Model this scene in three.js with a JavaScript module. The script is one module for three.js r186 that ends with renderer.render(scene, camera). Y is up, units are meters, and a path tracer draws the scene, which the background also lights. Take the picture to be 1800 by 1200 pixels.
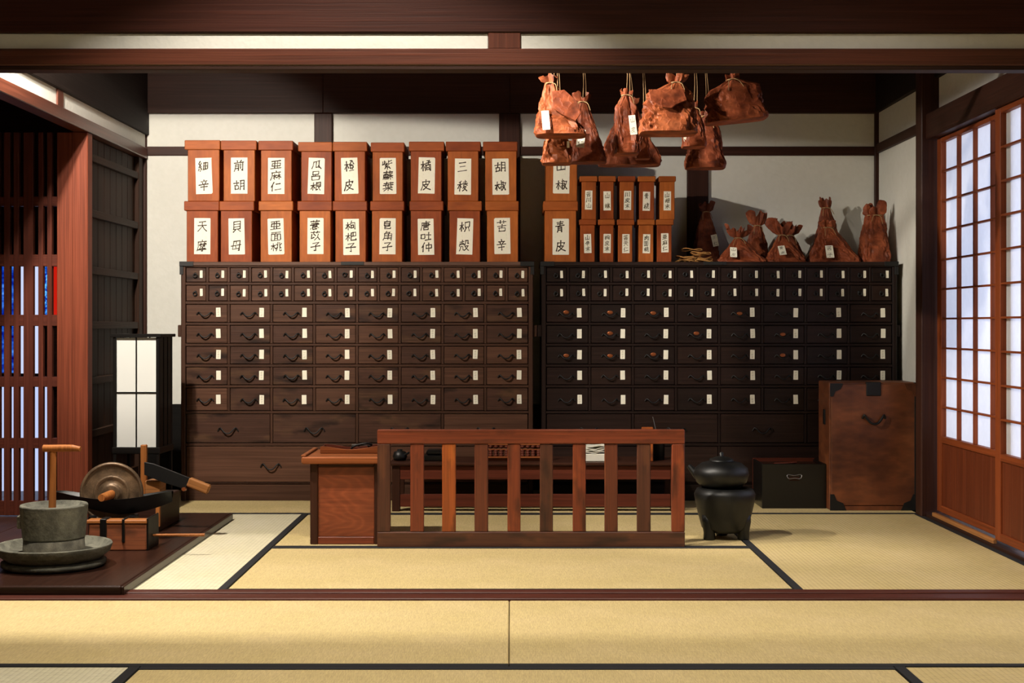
import * as THREE from 'three';
import { mergeGeometries, toCreasedNormals } from 'three/addons/utils/BufferGeometryUtils.js';
import { RectAreaLightUniformsLib } from 'three/addons/lights/RectAreaLightUniformsLib.js';
import { createNoise3D } from 'simplex-noise';

// ---------------------------------------------------------------- camera, light, exposure
const scene = new THREE.Scene();
scene.background = new THREE.Color(0x000000);
const EYE = 0.85, FOC = 2400;                       // eye height above the tatami, focal length for an 1800 x 1200 frame
const camera = new THREE.PerspectiveCamera(2 * Math.atan(600 / FOC) * 180 / Math.PI, 1.5, 0.05, 60);
camera.position.set(0, EYE, 0);
camera.lookAt(0, EYE, -5);
camera.setViewOffset(1800, 1200, 0, 28, 1800, 1200);   // lens shift: the horizon lies a little above the middle
const renderer = new THREE.WebGLRenderer({ antialias: true });
renderer.toneMapping = THREE.LinearToneMapping;
renderer.toneMappingExposure = 1.0;
renderer.shadowMap.enabled = true;
RectAreaLightUniformsLib.init();

const WARM = 0xfff5e6, COOL = 0xd2dcf6;
function spot(x, y, d, tx, ty, td, power, angle, penumbra, color = WARM, radius = 1.5) {
  const l = new THREE.SpotLight(color, power, 0, angle, penumbra, 2);
  l.position.set(x, y, -d); l.target.position.set(tx, ty, -td);
  l.castShadow = true; l.shadow.mapSize.set(2048, 2048); l.shadow.radius = radius; l.shadow.bias = -0.0005;
  scene.add(l, l.target); return l;
}
function area(x, y, d, w, h, tx, ty, td, power, color = WARM) {
  const l = new THREE.RectAreaLight(color, power, w, h);
  l.position.set(x, y, -d); l.lookAt(tx, ty, -td); scene.add(l); return l;
}
// spots on a track behind the lintel, [x, y, depth, target x, y, depth, candela, half angle, softness]
const LAMPS = [
  [-1.68, 2.20, 4.57, -1.68, 0.0, 4.571, 23, 1.483, 0.02],
  [-1.60, 2.14, 4.50, -1.70, 1.15, 6.90, 7, 0.46, 0.15],
  [-0.40, 2.12, 4.56, 1.35, 0.35, 6.10, 12, 0.52, 0.35],
];
LAMPS.forEach((a) => spot(...a));
// visitors' hall: spots in front of the lintel and a dim ceiling panel
const HALL_SPOTS = [[-0.52, 3.1, 3.2, -0.52, 0, 3.22, 22, 0.81, 0.15], [0.95, 3.1, 3.2, 0.95, 0, 3.21, 11, 0.76, 0.35]];
HALL_SPOTS.forEach((a) => spot(...a));
const HALL_PANEL = { x: 0, y: 3.16, d: 1.6, w: 2.4, h: 0.6 };
area(HALL_PANEL.x, HALL_PANEL.y, HALL_PANEL.d, HALL_PANEL.w, HALL_PANEL.h, HALL_PANEL.x, 0, HALL_PANEL.d, 2.0);
// daylight tubes behind the paper screens
const BACKLIGHT = { x: 2.5, y: 1.0, d: 5.25, w: 1.8, h: 1.9 };
area(BACKLIGHT.x, BACKLIGHT.y, BACKLIGHT.d, BACKLIGHT.w, BACKLIGHT.h, 0, BACKLIGHT.y, BACKLIGHT.d, 3.4, COOL);

// ---------------------------------------------------------------- helpers
let seedState = 12345;
const rnd = () => { seedState = (seedState * 1664525 + 1013904223) >>> 0; return seedState / 4294967296; };
const rr = (a, b) => a + (b - a) * rnd();
const noise3 = createNoise3D(rnd);
const mx = (px, d) => (px - 900) * d / FOC;               // metres from a measure on the photograph, at the thing's own distance
const my = (py, d) => EYE + (572 - py) * d / FOC;

const used = {};
function numbered(n) { const k = used[n] = (used[n] ?? -1) + 1; return k ? n + '_' + String(k).padStart(3, '0') : n; }
function tag(o, label, category, group) { o.userData.label = label; o.userData.category = category; if (group) o.userData.group = group; return o; }
function thing(name, label, category, pos = [0, 0, 0], group) {
  const o = new THREE.Group(); o.name = numbered(name); o.position.set(...pos); scene.add(o); return tag(o, label, category, group);
}
function setting(name, label, category) {
  const o = new THREE.Group(); o.name = name; scene.add(o); tag(o, label, category); o.userData.kind = 'structure'; return o;
}
function part(name, geo, mat, parent, label) {
  const g = Array.isArray(geo) ? (geo.length > 1 ? mergeGeometries(geo.map(plain)) : geo[0]) : geo;
  const m = new THREE.Mesh(g, mat); m.name = name; m.castShadow = m.receiveShadow = true; parent.add(m);
  if (label) m.userData.label = label;
  return m;
}
function single(name, geo, mat, label, category, pos = [0, 0, 0], group) {
  const m = part(numbered(name), geo, mat, scene); m.position.set(...pos); return tag(m, label, category, group);
}
function plain(g) {                                         // position, normal, uv only, without index
  const n = g.index ? g.toNonIndexed() : g;
  for (const k of Object.keys(n.attributes)) if (!['position', 'normal', 'uv'].includes(k)) n.deleteAttribute(k);
  if (!n.attributes.normal) n.computeVertexNormals();
  if (!n.attributes.uv) n.setAttribute('uv', new THREE.BufferAttribute(new Float32Array(n.attributes.position.count * 2), 2));
  return n;
}
// uv in metres; u runs along the grain axis
function metreUV(g0, grain = 'x', ou = rr(0, 9), ov = rr(0, 9)) {
  const g = plain(g0), p = g.attributes.position, uv = g.attributes.uv;
  const A = new THREE.Vector3(), B = new THREE.Vector3(), C = new THREE.Vector3();
  for (let i = 0; i < p.count; i += 3) {
    A.fromBufferAttribute(p, i); B.fromBufferAttribute(p, i + 1); C.fromBufferAttribute(p, i + 2);
    const n = B.clone().sub(A).cross(C.clone().sub(A));
    const ax = Math.abs(n.x), ay = Math.abs(n.y), az = Math.abs(n.z);
    let pair = ax >= ay && ax >= az ? ['z', 'y'] : ay >= az ? ['x', 'z'] : ['x', 'y'];
    if (pair[1] === grain) pair = [pair[1], pair[0]];
    [A, B, C].forEach((v, k) => uv.setXY(i + k, v[pair[0]] + ou, v[pair[1]] + ov));
  }
  return g;
}
// box from limits, edges chamfered
function bb(x0, x1, y0, y1, z0, z1, grain = 'x', c = 0.002) {
  c = Math.min(c, (x1 - x0) * 0.3, (y1 - y0) * 0.3, (z1 - z0) * 0.3);
  const L = [[x0, x1], [y0, y1], [z0, z1]], P = [];
  const pt = (ax, s) => {                                   // corner s of the face plate whose normal is ax
    const v = [0, 0, 0];
    for (let k = 0; k < 3; k++) v[k] = L[k][s[k]] + (k === ax ? 0 : (s[k] ? -c : c));
    return v;
  };
  const quad = (a, b, d, e, out) => {
    const n = new THREE.Vector3(b[0] - a[0], b[1] - a[1], b[2] - a[2]).cross(new THREE.Vector3(d[0] - a[0], d[1] - a[1], d[2] - a[2]));
    if (n.dot(new THREE.Vector3(...out)) < 0) [b, e] = [e, b];
    P.push(...a, ...b, ...d, ...a, ...d, ...e);
  };
  for (let ax = 0; ax < 3; ax++) for (const s of [0, 1]) {
    const u = (ax + 1) % 3, w = (ax + 2) % 3, S = (a, b) => { const q = [0, 0, 0]; q[ax] = s; q[u] = a; q[w] = b; return q; };
    const out = [0, 0, 0]; out[ax] = s ? 1 : -1;
    quad(pt(ax, S(0, 0)), pt(ax, S(1, 0)), pt(ax, S(1, 1)), pt(ax, S(0, 1)), out);
  }
  for (let ax = 0; ax < 3; ax++) {
    const u = (ax + 1) % 3, w = (ax + 2) % 3;
    for (const a of [0, 1]) for (const b of [0, 1]) {
      const S = (e) => { const q = [0, 0, 0]; q[ax] = e; q[u] = a; q[w] = b; return q; };
      const out = [0, 0, 0]; out[u] = a ? 1 : -1; out[w] = b ? 1 : -1;
      quad(pt(u, S(0)), pt(u, S(1)), pt(w, S(1)), pt(w, S(0)), out);
    }
  }
  for (const a of [0, 1]) for (const b of [0, 1]) for (const e of [0, 1]) {
    const s = [a, b, e]; let t = [pt(0, s), pt(1, s), pt(2, s)];
    const n = new THREE.Vector3(...t[1]).sub(new THREE.Vector3(...t[0])).cross(new THREE.Vector3(...t[2]).sub(new THREE.Vector3(...t[0])));
    if (n.dot(new THREE.Vector3(a ? 1 : -1, b ? 1 : -1, e ? 1 : -1)) < 0) t = [t[0], t[2], t[1]];
    P.push(...t[0], ...t[1], ...t[2]);
  }
  const g = new THREE.BufferGeometry();
  g.setAttribute('position', new THREE.BufferAttribute(new Float32Array(P), 3));
  g.computeVertexNormals();
  return metreUV(g, grain);
}
// the same with depths instead of z (things of the setting)
const bd = (x0, x1, y0, y1, d0, d1, grain, c) => bb(x0, x1, y0, y1, -d1, -d0, grain, c);
const V = (x, y, z) => new THREE.Vector3(x, y, z);
function tube(pts, r, seg = 24, rad = 6, closed = false) {
  const c = new THREE.CatmullRomCurve3(pts.map((p) => Array.isArray(p) ? V(...p) : p), closed);
  return plain(new THREE.TubeGeometry(c, seg, r, rad, closed));
}
function rod(a, b, r0, r1 = r0, n = 12) {
  const A = V(...a), B = V(...b), g = new THREE.CylinderGeometry(r1, r0, A.distanceTo(B), n);
  g.translate(0, A.distanceTo(B) / 2, 0);
  g.applyQuaternion(new THREE.Quaternion().setFromUnitVectors(V(0, 1, 0), B.clone().sub(A).normalize())); g.translate(...a);
  return metreUV(g, 'y');
}
function lathe(profile, n = 48, grain = 'x') { return metreUV(new THREE.LatheGeometry(profile.map(([r, y]) => new THREE.Vector2(r, y)), n), grain); }
const moved = (g, x, y, z) => g.clone().translate(x, y, z);

// ---------------------------------------------------------------- textures
function hash(x, y, s) { let h = Math.imul(x, 374761393) ^ Math.imul(y, 668265263) ^ Math.imul(s, 2147483647 ^ 0x51ab); h = Math.imul(h ^ (h >>> 13), 1274126177); return ((h ^ (h >>> 16)) >>> 0) / 4294967296; }
function vnoise(x, y, px, py, s) {                          // value noise that repeats after px, py cells
  const xi = Math.floor(x), yi = Math.floor(y), fx = x - xi, fy = y - yi, sx = fx * fx * (3 - 2 * fx), sy = fy * fy * (3 - 2 * fy);
  const X = (k) => ((k % px) + px) % px, Y = (k) => ((k % py) + py) % py;
  const a = hash(X(xi), Y(yi), s), b = hash(X(xi + 1), Y(yi), s), c = hash(X(xi), Y(yi + 1), s), d = hash(X(xi + 1), Y(yi + 1), s);
  return a + (b - a) * sx + (c - a) * sy + (a - b - c + d) * sx * sy;
}
function fbm(u, v, fu, fv, s, oct = 4) { let t = 0, a = 0.5, n = 0; for (let k = 0; k < oct; k++) { t += a * vnoise(u * fu, v * fv, fu, fv, s + k); n += a; a *= 0.5; fu *= 2; fv *= 2; } return t / n; }
function texture(w, h, f, mu, mv, color = true) {           // f(u, v) -> grey or [r, g, b] in 0..1; mu x mv metres a tile
  const d = new Uint8Array(w * h * 4);
  for (let j = 0; j < h; j++) for (let i = 0; i < w; i++) {
    const c = f(i / w, j / h), k = (j * w + i) * 4, q = Array.isArray(c) ? c : [c, c, c];
    for (let e = 0; e < 3; e++) d[k + e] = Math.max(0, Math.min(255, Math.round(q[e] * 255)));
    d[k + 3] = 255;
  }
  const t = new THREE.DataTexture(d, w, h); t.wrapS = t.wrapT = THREE.RepeatWrapping; t.magFilter = THREE.LinearFilter; t.minFilter = THREE.LinearMipmapLinearFilter; t.generateMipmaps = true;
  if (color) t.colorSpace = THREE.SRGBColorSpace;
  t.repeat.set(1 / mu, 1 / mv); t.needsUpdate = true; return t;
}
const mix = (a, b, t) => a + (b - a) * t, clamp = (x) => Math.max(0, Math.min(1, x));
const grainValue = (u, v) => { const w = v + 0.02 * (fbm(u, v, 3, 3, 5) - 0.5); return 0.5 * fbm(u, w, 3, 48, 11) + 0.3 * fbm(u, w, 6, 160, 23, 2) + 0.2 * fbm(u, v, 4, 6, 31); };
const woodTex = texture(512, 512, (u, v) => { const g = grainValue(u, v); return [0.62 + 0.55 * (g - 0.15), 0.60 + 0.57 * (g - 0.15), 0.58 + 0.58 * (g - 0.15)]; }, 1.1, 0.32);
const woodBump = texture(512, 512, (u, v) => grainValue(u, v), 1.1, 0.32, false);
// plain-sawn board with a flame figure
const flameTex = texture(512, 512, (u, v) => {
  const q = fbm(u, v, 3, 5, 77, 3), r = Math.abs(v - 0.5) * 5 + 2.6 * q + Math.cos(u * 6.283) * 1.2;
  const l = 0.5 + 0.5 * Math.sin(r * 9); const g = 0.5 * fbm(u, v, 4, 60, 15) + 0.3 * fbm(u, v, 3, 4, 87) + 0.2 * l * l;
  return [0.66 + 0.42 * g, 0.58 + 0.5 * g, 0.54 + 0.54 * g];
}, 0.5, 0.36);
// worn, handled wood: bare ochre patches and dark stains
const wornTex = texture(512, 512, (u, v) => {
  const g = grainValue(u, v), a = clamp((fbm(u, v, 5, 5, 91) - 0.5) * 3.2), b = clamp((fbm(u, v, 6, 6, 57) - 0.53) * 3.6);
  const k = 0.62 + 0.5 * (g - 0.1);
  return [clamp(k * (1 + 0.22 * a) * (1 - 0.36 * b)), clamp(k * (1 + 0.28 * a) * (1 - 0.33 * b)), clamp(k * (1 + 0.15 * a) * (1 - 0.3 * b))];
}, 0.62, 0.22);
const mottleTex = texture(512, 512, (u, v) => { const a = fbm(u, v, 5, 4, 17), b = fbm(u, v, 30, 12, 19, 3), k = 0.6 + 0.45 * (a - 0.35) + 0.25 * (b - 0.5); return [k, k * (0.94 + 0.12 * a), k * (0.9 + 0.15 * a)]; }, 0.6, 0.6);
const softTex = texture(512, 512, (u, v) => { const a = fbm(u, v, 4, 6, 37), b = fbm(u, v, 10, 60, 39, 2), k = 0.84 + 0.26 * (a - 0.45) + 0.12 * (b - 0.5); return [k, k * (0.95 + 0.1 * a), k * (0.92 + 0.14 * a)]; }, 0.5, 0.5);
const plasterTex = texture(512, 512, (u, v) => { const g = 0.6 * fbm(u, v, 4, 4, 3) + 0.4 * fbm(u, v, 60, 60, 9, 2); return [0.93 + 0.06 * (g - 0.5), 0.93 + 0.06 * (g - 0.5), 0.92 + 0.07 * (g - 0.5)]; }, 1.2, 1.2);
const plasterBump = texture(256, 256, (u, v) => fbm(u, v, 40, 40, 8, 3), 0.5, 0.5, false);
const RIB = 32;                                              // ribs across one tile of 0.48 m
const ribShape = (v) => Math.abs(Math.sin(v * Math.PI * RIB));
const tatamiTex = texture(1024, 1024, (u, v) => {
  const rush = vnoise(u * 420, v * RIB, 420, RIB, 71), old = fbm(u, v, 3, 4, 45), rib = ribShape(v);
  const k = 0.84 + 0.13 * (rush - 0.5) + 0.05 * (old - 0.5) + 0.07 * (Math.min(1, rib * 2.2) - 0.6);
  return [k, k * (0.985 + 0.02 * rush), k * (0.96 + 0.06 * (old - 0.5))];
}, 0.48, 0.48);
const tatamiBump = texture(1024, 1024, (u, v) => 0.7 * ribShape(v) + 0.3 * vnoise(u * 420, v * RIB, 420, RIB, 71), 0.48, 0.48, false);
const leatherTex = texture(512, 512, (u, v) => {
  const a = fbm(u, v, 6, 6, 61), b = Math.abs(fbm(u, v, 9, 9, 66, 3) - 0.5) * 2, c = fbm(u, v, 50, 50, 13, 2);
  const k = 0.42 + 0.6 * a + 0.12 * (c - 0.5) + 0.25 * (0.3 - b);
  return [k * 1.05, k * (0.9 + 0.2 * a), k * (0.82 + 0.3 * a)];
}, 0.3, 0.3);
const leatherBump = texture(512, 512, (u, v) => 1 - Math.pow(Math.abs(fbm(u, v, 9, 9, 66, 3) - 0.5) * 2, 0.5), 0.3, 0.3, false);
const stoneTex = texture(512, 512, (u, v) => { const g = fbm(u, v, 8, 8, 33), s = hash(Math.floor(u * 256), Math.floor(v * 256), 4); const k = 0.58 + 0.5 * (g - 0.4) + 0.18 * (s - 0.5); return [k, k * 1.0, k * 0.96]; }, 0.25, 0.25);
const stoneBump = texture(256, 256, (u, v) => fbm(u, v, 32, 32, 21, 3), 0.25, 0.25, false);
const clothTex = texture(128, 128, (u, v) => 0.75 + 0.25 * ((Math.floor(u * 32) + Math.floor(v * 32)) % 2) * hash(Math.floor(u * 64), Math.floor(v * 64), 8), 0.05, 0.05);
const paperTex = texture(512, 512, (u, v) => { const g = fbm(u, v, 5, 3, 83), f = fbm(u, v, 50, 50, 29, 2); const k = 0.9 + 0.1 * (g - 0.5) + 0.03 * (f - 0.5); return [k, k, k]; }, 0.7, 0.9);

function std(hex, o = {}) { return new THREE.MeshPhysicalMaterial({ color: hex, roughness: 0.6, ...o }); }
const wood = (hex, rough = 0.5, o = {}) => std(hex, { map: woodTex, bumpMap: woodBump, bumpScale: 0.0006, roughness: rough, specularIntensity: 0.4, ...o });
const M = {
  beam: wood(0x6e3d2d, 0.34, { specularIntensity: 1 }), upperBeam: wood(0x4c271d, 0.5), beamDark: wood(0x40281f, 0.55), post: wood(0x46291f, 0.5), board: wood(0x452a20, 0.5),
  sill: wood(0x5a2f26, 0.4), ceiling: wood(0x2c211d, 0.7), corridor: wood(0x4a3028, 0.45), shelfDoor: wood(0x402a1e, 0.6, { specularIntensity: 0.25 }),
  lattice: wood(0x623023, 0.5), latticePost: wood(0x8a4630, 0.5), shoji: wood(0x9c4e28, 0.5), shojiBoard: wood(0x7c3c22, 0.5), pale: wood(0xc98a52, 0.5),
  plaster: std(0xecebe4, { map: plasterTex, bumpMap: plasterBump, bumpScale: 0.0008, roughness: 0.95 }),
  tatami: std(0xdcc590, { map: tatamiTex, bumpMap: tatamiBump, bumpScale: 0.0012, roughness: 0.75 }),
  tatamiPale: std(0xe6dec4, { map: tatamiTex, bumpMap: tatamiBump, bumpScale: 0.0012, roughness: 0.75 }),
  heri: std(0x17171b, { map: clothTex, roughness: 0.85 }),
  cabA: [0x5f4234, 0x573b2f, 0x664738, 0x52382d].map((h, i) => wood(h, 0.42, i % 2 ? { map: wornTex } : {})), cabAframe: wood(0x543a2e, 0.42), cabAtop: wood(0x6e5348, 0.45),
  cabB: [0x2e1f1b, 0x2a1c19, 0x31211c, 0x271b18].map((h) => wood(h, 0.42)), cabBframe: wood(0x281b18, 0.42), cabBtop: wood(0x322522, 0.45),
  iron: std(0x121111, { roughness: 0.5, metalness: 0.2 }), ironPlain: std(0x1b1b1b, { roughness: 0.45, metalness: 0.1, map: stoneTex }),
  bronze: std(0xa05a34, { roughness: 0.35, metalness: 0.7 }), steel: std(0x8a8886, { roughness: 0.35, metalness: 0.8 }),
  boxes: [0xb05a22, 0xa6501d, 0xb86226, 0x9c481b].map((h) => std(h, { map: softTex, roughness: 0.55, specularIntensity: 0.5, bumpMap: woodBump, bumpScale: 0.0002 })),
  worn: wornMat(0x843c20), wornB: wornMat(0x6e3620), wornC: wornMat(0xa85422), wornD: wornMat(0x583020),
  desk: std(0x8a4626, { map: flameTex, roughness: 0.42, bumpMap: woodBump, bumpScale: 0.0004 }), deskTop: wood(0xa05c34, 0.4), deskDark: wood(0x46281c, 0.45), deskRed: wood(0x6c3424, 0.45), bench: wood(0x38221a, 0.45),
  chest: std(0x9c5630, { map: mottleTex, roughness: 0.5, bumpMap: woodBump, bumpScale: 0.0004 }),
  lacquer: std(0x0c0b0a, { roughness: 0.3 }), blackWood: wood(0x161311, 0.45), boardBlack: wood(0x38221a, 0.3),
  bags: [0xa85c36, 0xb0643a, 0x9c5232, 0x8e4a2e].map((h) => std(h, { map: leatherTex, bumpMap: leatherBump, bumpScale: 0.0022, roughness: 0.55, specularIntensity: 0.45, side: THREE.DoubleSide })),
  cord: std(0x94754f, { roughness: 0.9 }), straw: std(0xa8763c, { roughness: 0.9 }),
  stone: std(0x8c8a7e, { map: stoneTex, bumpMap: stoneBump, bumpScale: 0.0015, roughness: 0.9 }), stonePale: std(0xa8a294, { map: stoneTex, bumpMap: stoneBump, bumpScale: 0.001, roughness: 0.9 }),
  wheel: std(0x9a7c62, { map: stoneTex, bumpMap: stoneBump, bumpScale: 0.0006, roughness: 0.45, metalness: 0.45 }),
  stick: wood(0xb8733c, 0.5), block: wood(0xb47a48, 0.55), stand: std(0x9a5636, { map: wornTex, roughness: 0.5 }),
  shojiPaper: new THREE.MeshPhysicalMaterial({ color: 0xf0f2f8, map: paperTex, roughness: 1, transmission: 0.5, thickness: 0 }),
  lampPaper: std(0xcfd0cc, { roughness: 0.9 }), page: std(0xeae6d6, { map: paperTex, roughness: 0.9 }),
  hall: std(0xcfc8ba, { roughness: 0.9 }),
};
function wornMat(hex) { return std(hex, { map: wornTex, bumpMap: woodBump, bumpScale: 0.0006, roughness: 0.42 }); }

// ---------------------------------------------------------------- handwriting: brush strokes in a 100 x 100 square, "x,y x,y | ..."
const S = (t) => t.split('|').map((l) => l.trim().split(' ').map((p) => p.split(',').map(Number)));
const box4 = (x, y, w, h) => [[[x, y], [x, y + h]], [[x, y], [x + w, y], [x + w, y + h]], [[x, y + h], [x + w, y + h]]];
const C = {
  tree: S('5,33 95,30|50,4 50,97|48,36 8,76|52,36 95,72'), ear: S('80,2 20,15|2,32 98,30|50,12 50,98|48,35 5,72|52,35 92,66'),
  moon: S('15,5 14,65 0,98|15,5 90,5 90,96 74,90|18,33 88,33|18,62 88,62'), old: S('0,28 100,26|50,4 50,55|15,55 16,95|15,55 86,55 84,95|15,94 85,94'),
  silk: S('45,0 18,22 52,40|76,15 20,56 86,54|50,55 50,98|25,68 10,90|75,68 92,88'), field: [...box4(5, 5, 90, 90), ...S('50,5 50,95|5,50 95,50')],
  grass: S('0,12 100,10|32,0 32,24|70,0 68,24'), hut: S('50,0 53,12|12,16 96,14|14,16 12,60 0,98'), man: S('70,0 5,52|45,30 45,100'), hand: S('62,25 98,25 85,60 52,98|66,40 84,74 100,98'),
};
const G = {
  '皮': S('15,20 88,18 80,38|18,20 14,60 2,97|50,2 50,50|22,50 76,49 50,80 20,98|30,55 60,82 98,98'), '辛': S('50,0 53,12|20,16 80,14|35,22 41,38|65,20 58,38|5,43 95,41|18,66 82,64|50,42 50,100'),
  '三': S('18,12 82,10|25,48 75,46|2,90 98,86'), '天': S('15,10 85,8|5,42 95,39|50,10 47,52 5,98|50,45 70,75 98,98'), '山': S('50,2 50,88|10,35 11,90 92,88|92,35 92,96'),
  '子': S('18,8 80,7 50,38|50,38 53,95 35,90|2,51 98,48'), '末': S('5,22 95,20|15,46 85,44|50,0 50,100|48,48 10,85|52,48 92,82'), '川': S('15,5 13,50 5,95|50,10 50,85|90,2 90,98'),
  '亜': [...S('10,8 90,7|38,8 38,90|62,8 62,90|2,92 98,90'), ...box4(12, 32, 76, 30)], '面': [...S('5,6 95,4|50,5 42,25|36,27 36,92|64,27 64,92|38,48 62,48|38,70 62,70'), ...box4(8, 26, 84, 69)],
  '貝': [...box4(20, 3, 60, 72), ...S('20,27 80,27|20,51 80,51|38,80 15,98|62,80 90,98')], '母': S('25,5 12,80 86,79|25,5 85,5 78,98 65,92|0,46 100,43|50,17 53,31|45,55 48,70'),
  '瓜': S('80,5 20,18|20,18 18,60 0,98|50,15 45,80 68,75|70,60 76,85|75,10 80,70 100,98'), '呂': [...box4(22, 4, 56, 34), ...S('50,38 45,52'), ...box4(12, 54, 76, 42)],
  '皀': [...S('50,0 42,12|22,32 78,32|30,60 30,92 85,92 88,78|80,62 32,75'), ...box4(22, 12, 56, 40)], '角': S('40,0 12,25|35,10 68,10 58,25|20,27 18,75 5,98|20,27 85,27 85,95 72,90|20,50 85,50|20,72 85,72|52,27 52,90'),
  '肉': S('10,25 10,98|10,25 90,25 90,95 78,90|50,0 48,30 22,55|50,32 75,52|48,55 25,85|50,62 75,80'),
  '胡': [['old', 0, 8, 50, 84], ['moon', 55, 5, 45, 92]], '椒': [['tree', 0, 5, 42, 90], S('58,2 58,35|58,18 76,18|46,38 78,37|62,38 62,95|52,55 46,80|71,55 78,78'), [C.hand, 30, 0, 70, 100]],
  '前': [S('30,2 38,15|72,0 60,15|5,21 95,19|65,38 65,75|88,32 88,95 75,88'), ['moon', 10, 32, 42, 66]], '細': [['silk', 0, 5, 46, 92], ['field', 55, 18, 43, 68]],
  '麻': [['hut', 0, 0, 100, 100], ['tree', 20, 30, 36, 66], ['tree', 60, 30, 38, 66]], '摩': [['hut', 0, 0, 100, 100], ['tree', 22, 24, 34, 36], ['tree', 60, 24, 36, 36], S('75,62 30,67|25,77 85,76|12,89 95,87|55,64 55,100 45,96')],
  '仁': [['man', 0, 0, 38, 100], S('50,25 90,24|42,85 100,83')], '根': [['tree', 0, 3, 44, 94], S('54,8 92,8 92,46 54,46|54,27 92,27|54,8 54,93 72,82|72,56 84,80 100,97|96,52 82,68')],
  '橙': [['tree', 0, 3, 44, 94], S('58,4 76,4 50,40|80,2 99,40|62,38 84,38|64,72 67,84|80,72 78,84|52,93 98,91'), box4(60, 48, 28, 20)],
  '紫': [S('20,2 20,38|20,18 42,17|5,8 5,38|0,43 46,35|90,5 62,18|60,0 60,36 95,36 96,26'), ['silk', 15, 42, 70, 58]],
  '蘇': [['grass', 5, 0, 90, 100], S('30,28 10,42|25,33 50,33 45,42|29,44 29,74|8,59 50,59|5,82 2,95|18,82 20,95|32,82 35,95|46,82 52,95'), box4(8, 44, 42, 30), S('90,28 62,36|55,50 100,49|77,32 77,98|76,52 58,78|78,52 98,76')],
  '葉': [['grass', 5, 0, 90, 100], S('5,36 95,34|25,25 25,56 90,55|50,25 50,50|75,25 75,50|5,69 95,67|50,56 50,100|48,70 10,95|52,70 92,95')],
  '橘': [['tree', 0, 3, 42, 94], S('55,5 88,5 76,20|72,14 72,40|48,26 98,25|50,45 50,98|50,45 96,45 96,97 90,92|63,52 60,65|81,52 85,65'), box4(62, 70, 22, 18)],
  '稜': [['ear', 0, 3, 44, 94], S('56,15 90,14|73,0 73,32|48,32 98,31|66,36 56,52|80,36 96,50|68,50 52,72|66,58 88,57 74,82 52,98|66,66 82,85 100,98')],
  '桃': [['tree', 0, 3, 44, 94], S('65,0 64,60 48,98|54,20 58,35|48,66 64,52|80,0 80,85 86,95 100,94 100,80|97,18 87,38|85,50 98,68')],
  '薏': [['grass', 5, 0, 90, 90], S('50,22 50,30|15,32 85,31|35,36 40,46|65,36 60,46|5,49 95,47|28,63 72,63|10,82 5,96|28,80 32,98 70,98 72,88|50,78 54,88|80,80 92,92'), box4(28, 52, 44, 22)],
  '苡': [['grass', 5, 0, 90, 100], S('15,32 15,82 45,68|40,35 50,50|80,30 74,66 42,98|75,70 98,98')], '枸': [['tree', 0, 3, 44, 94], S('64,0 50,40|58,20 98,20 95,95 86,88'), box4(58, 45, 24, 30)],
  '杷': [['tree', 0, 3, 44, 94], S('52,8 96,8 96,48 52,48|73,8 73,48|52,8 52,92 99,92 99,76')], '唐': [['hut', 0, 0, 100, 100], S('30,31 80,30 80,58 25,58|15,45 96,43|55,18 55,68'), box4(32, 72, 46, 24)],
  '吐': [box4(0, 25, 35, 45), S('50,35 95,34|73,5 73,88|42,90 100,88')], '仲': [['man', 0, 0, 38, 100], box4(45, 26, 52, 36), S('70,0 70,100')],
  '枳': [['tree', 0, 3, 46, 94], box4(55, 10, 40, 44), S('66,62 52,95|84,62 100,95')],
  '殻': [S('5,12 50,11|28,0 28,28|10,28 46,27|5,50 5,38 52,38 50,48|15,55 12,80 2,98|15,55 40,55 40,90 52,89'), S('65,5 62,35 55,42|65,5 88,5 88,32 100,31|60,52 92,52 78,75 52,98|65,58 82,80 100,98')],
  '苦': [['grass', 5, 0, 90, 100], ['old', 8, 28, 86, 70]], '青': [S('15,8 85,6|22,22 78,21|50,0 50,38|5,39 95,37'), ['moon', 25, 46, 50, 54]],
};
function strokesOf(ch) {
  const g = G[ch]; if (!g) return [];
  if (typeof g[0][0][0] === 'number' && g[0][0].length === 2) return g;
  const out = [];
  for (const e of g) {
    if (typeof e[0] === 'string' || (e.length === 5 && typeof e[1] === 'number')) {
      const src = typeof e[0] === 'string' ? C[e[0]] : e[0], [, x, y, w, h] = e;
      for (const s of src) out.push(s.map(([a, b]) => [x + a * w / 100, y + b * h / 100]));
    } else out.push(...e);
  }
  return out;
}
const ATLAS = 2048, cvs = document.createElement('canvas'); cvs.width = cvs.height = ATLAS;
const cx = cvs.getContext('2d');
cx.fillStyle = '#e9e5d3'; cx.fillRect(0, 0, ATLAS, ATLAS);
for (let i = 0; i < 5000; i++) { cx.fillStyle = `rgba(${rr(150, 210) | 0},${rr(140, 190) | 0},${rr(100, 150) | 0},${rr(0.02, 0.1)})`; cx.fillRect(rr(0, ATLAS), rr(0, ATLAS), rr(1, 14), rr(1, 30)); }
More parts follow.
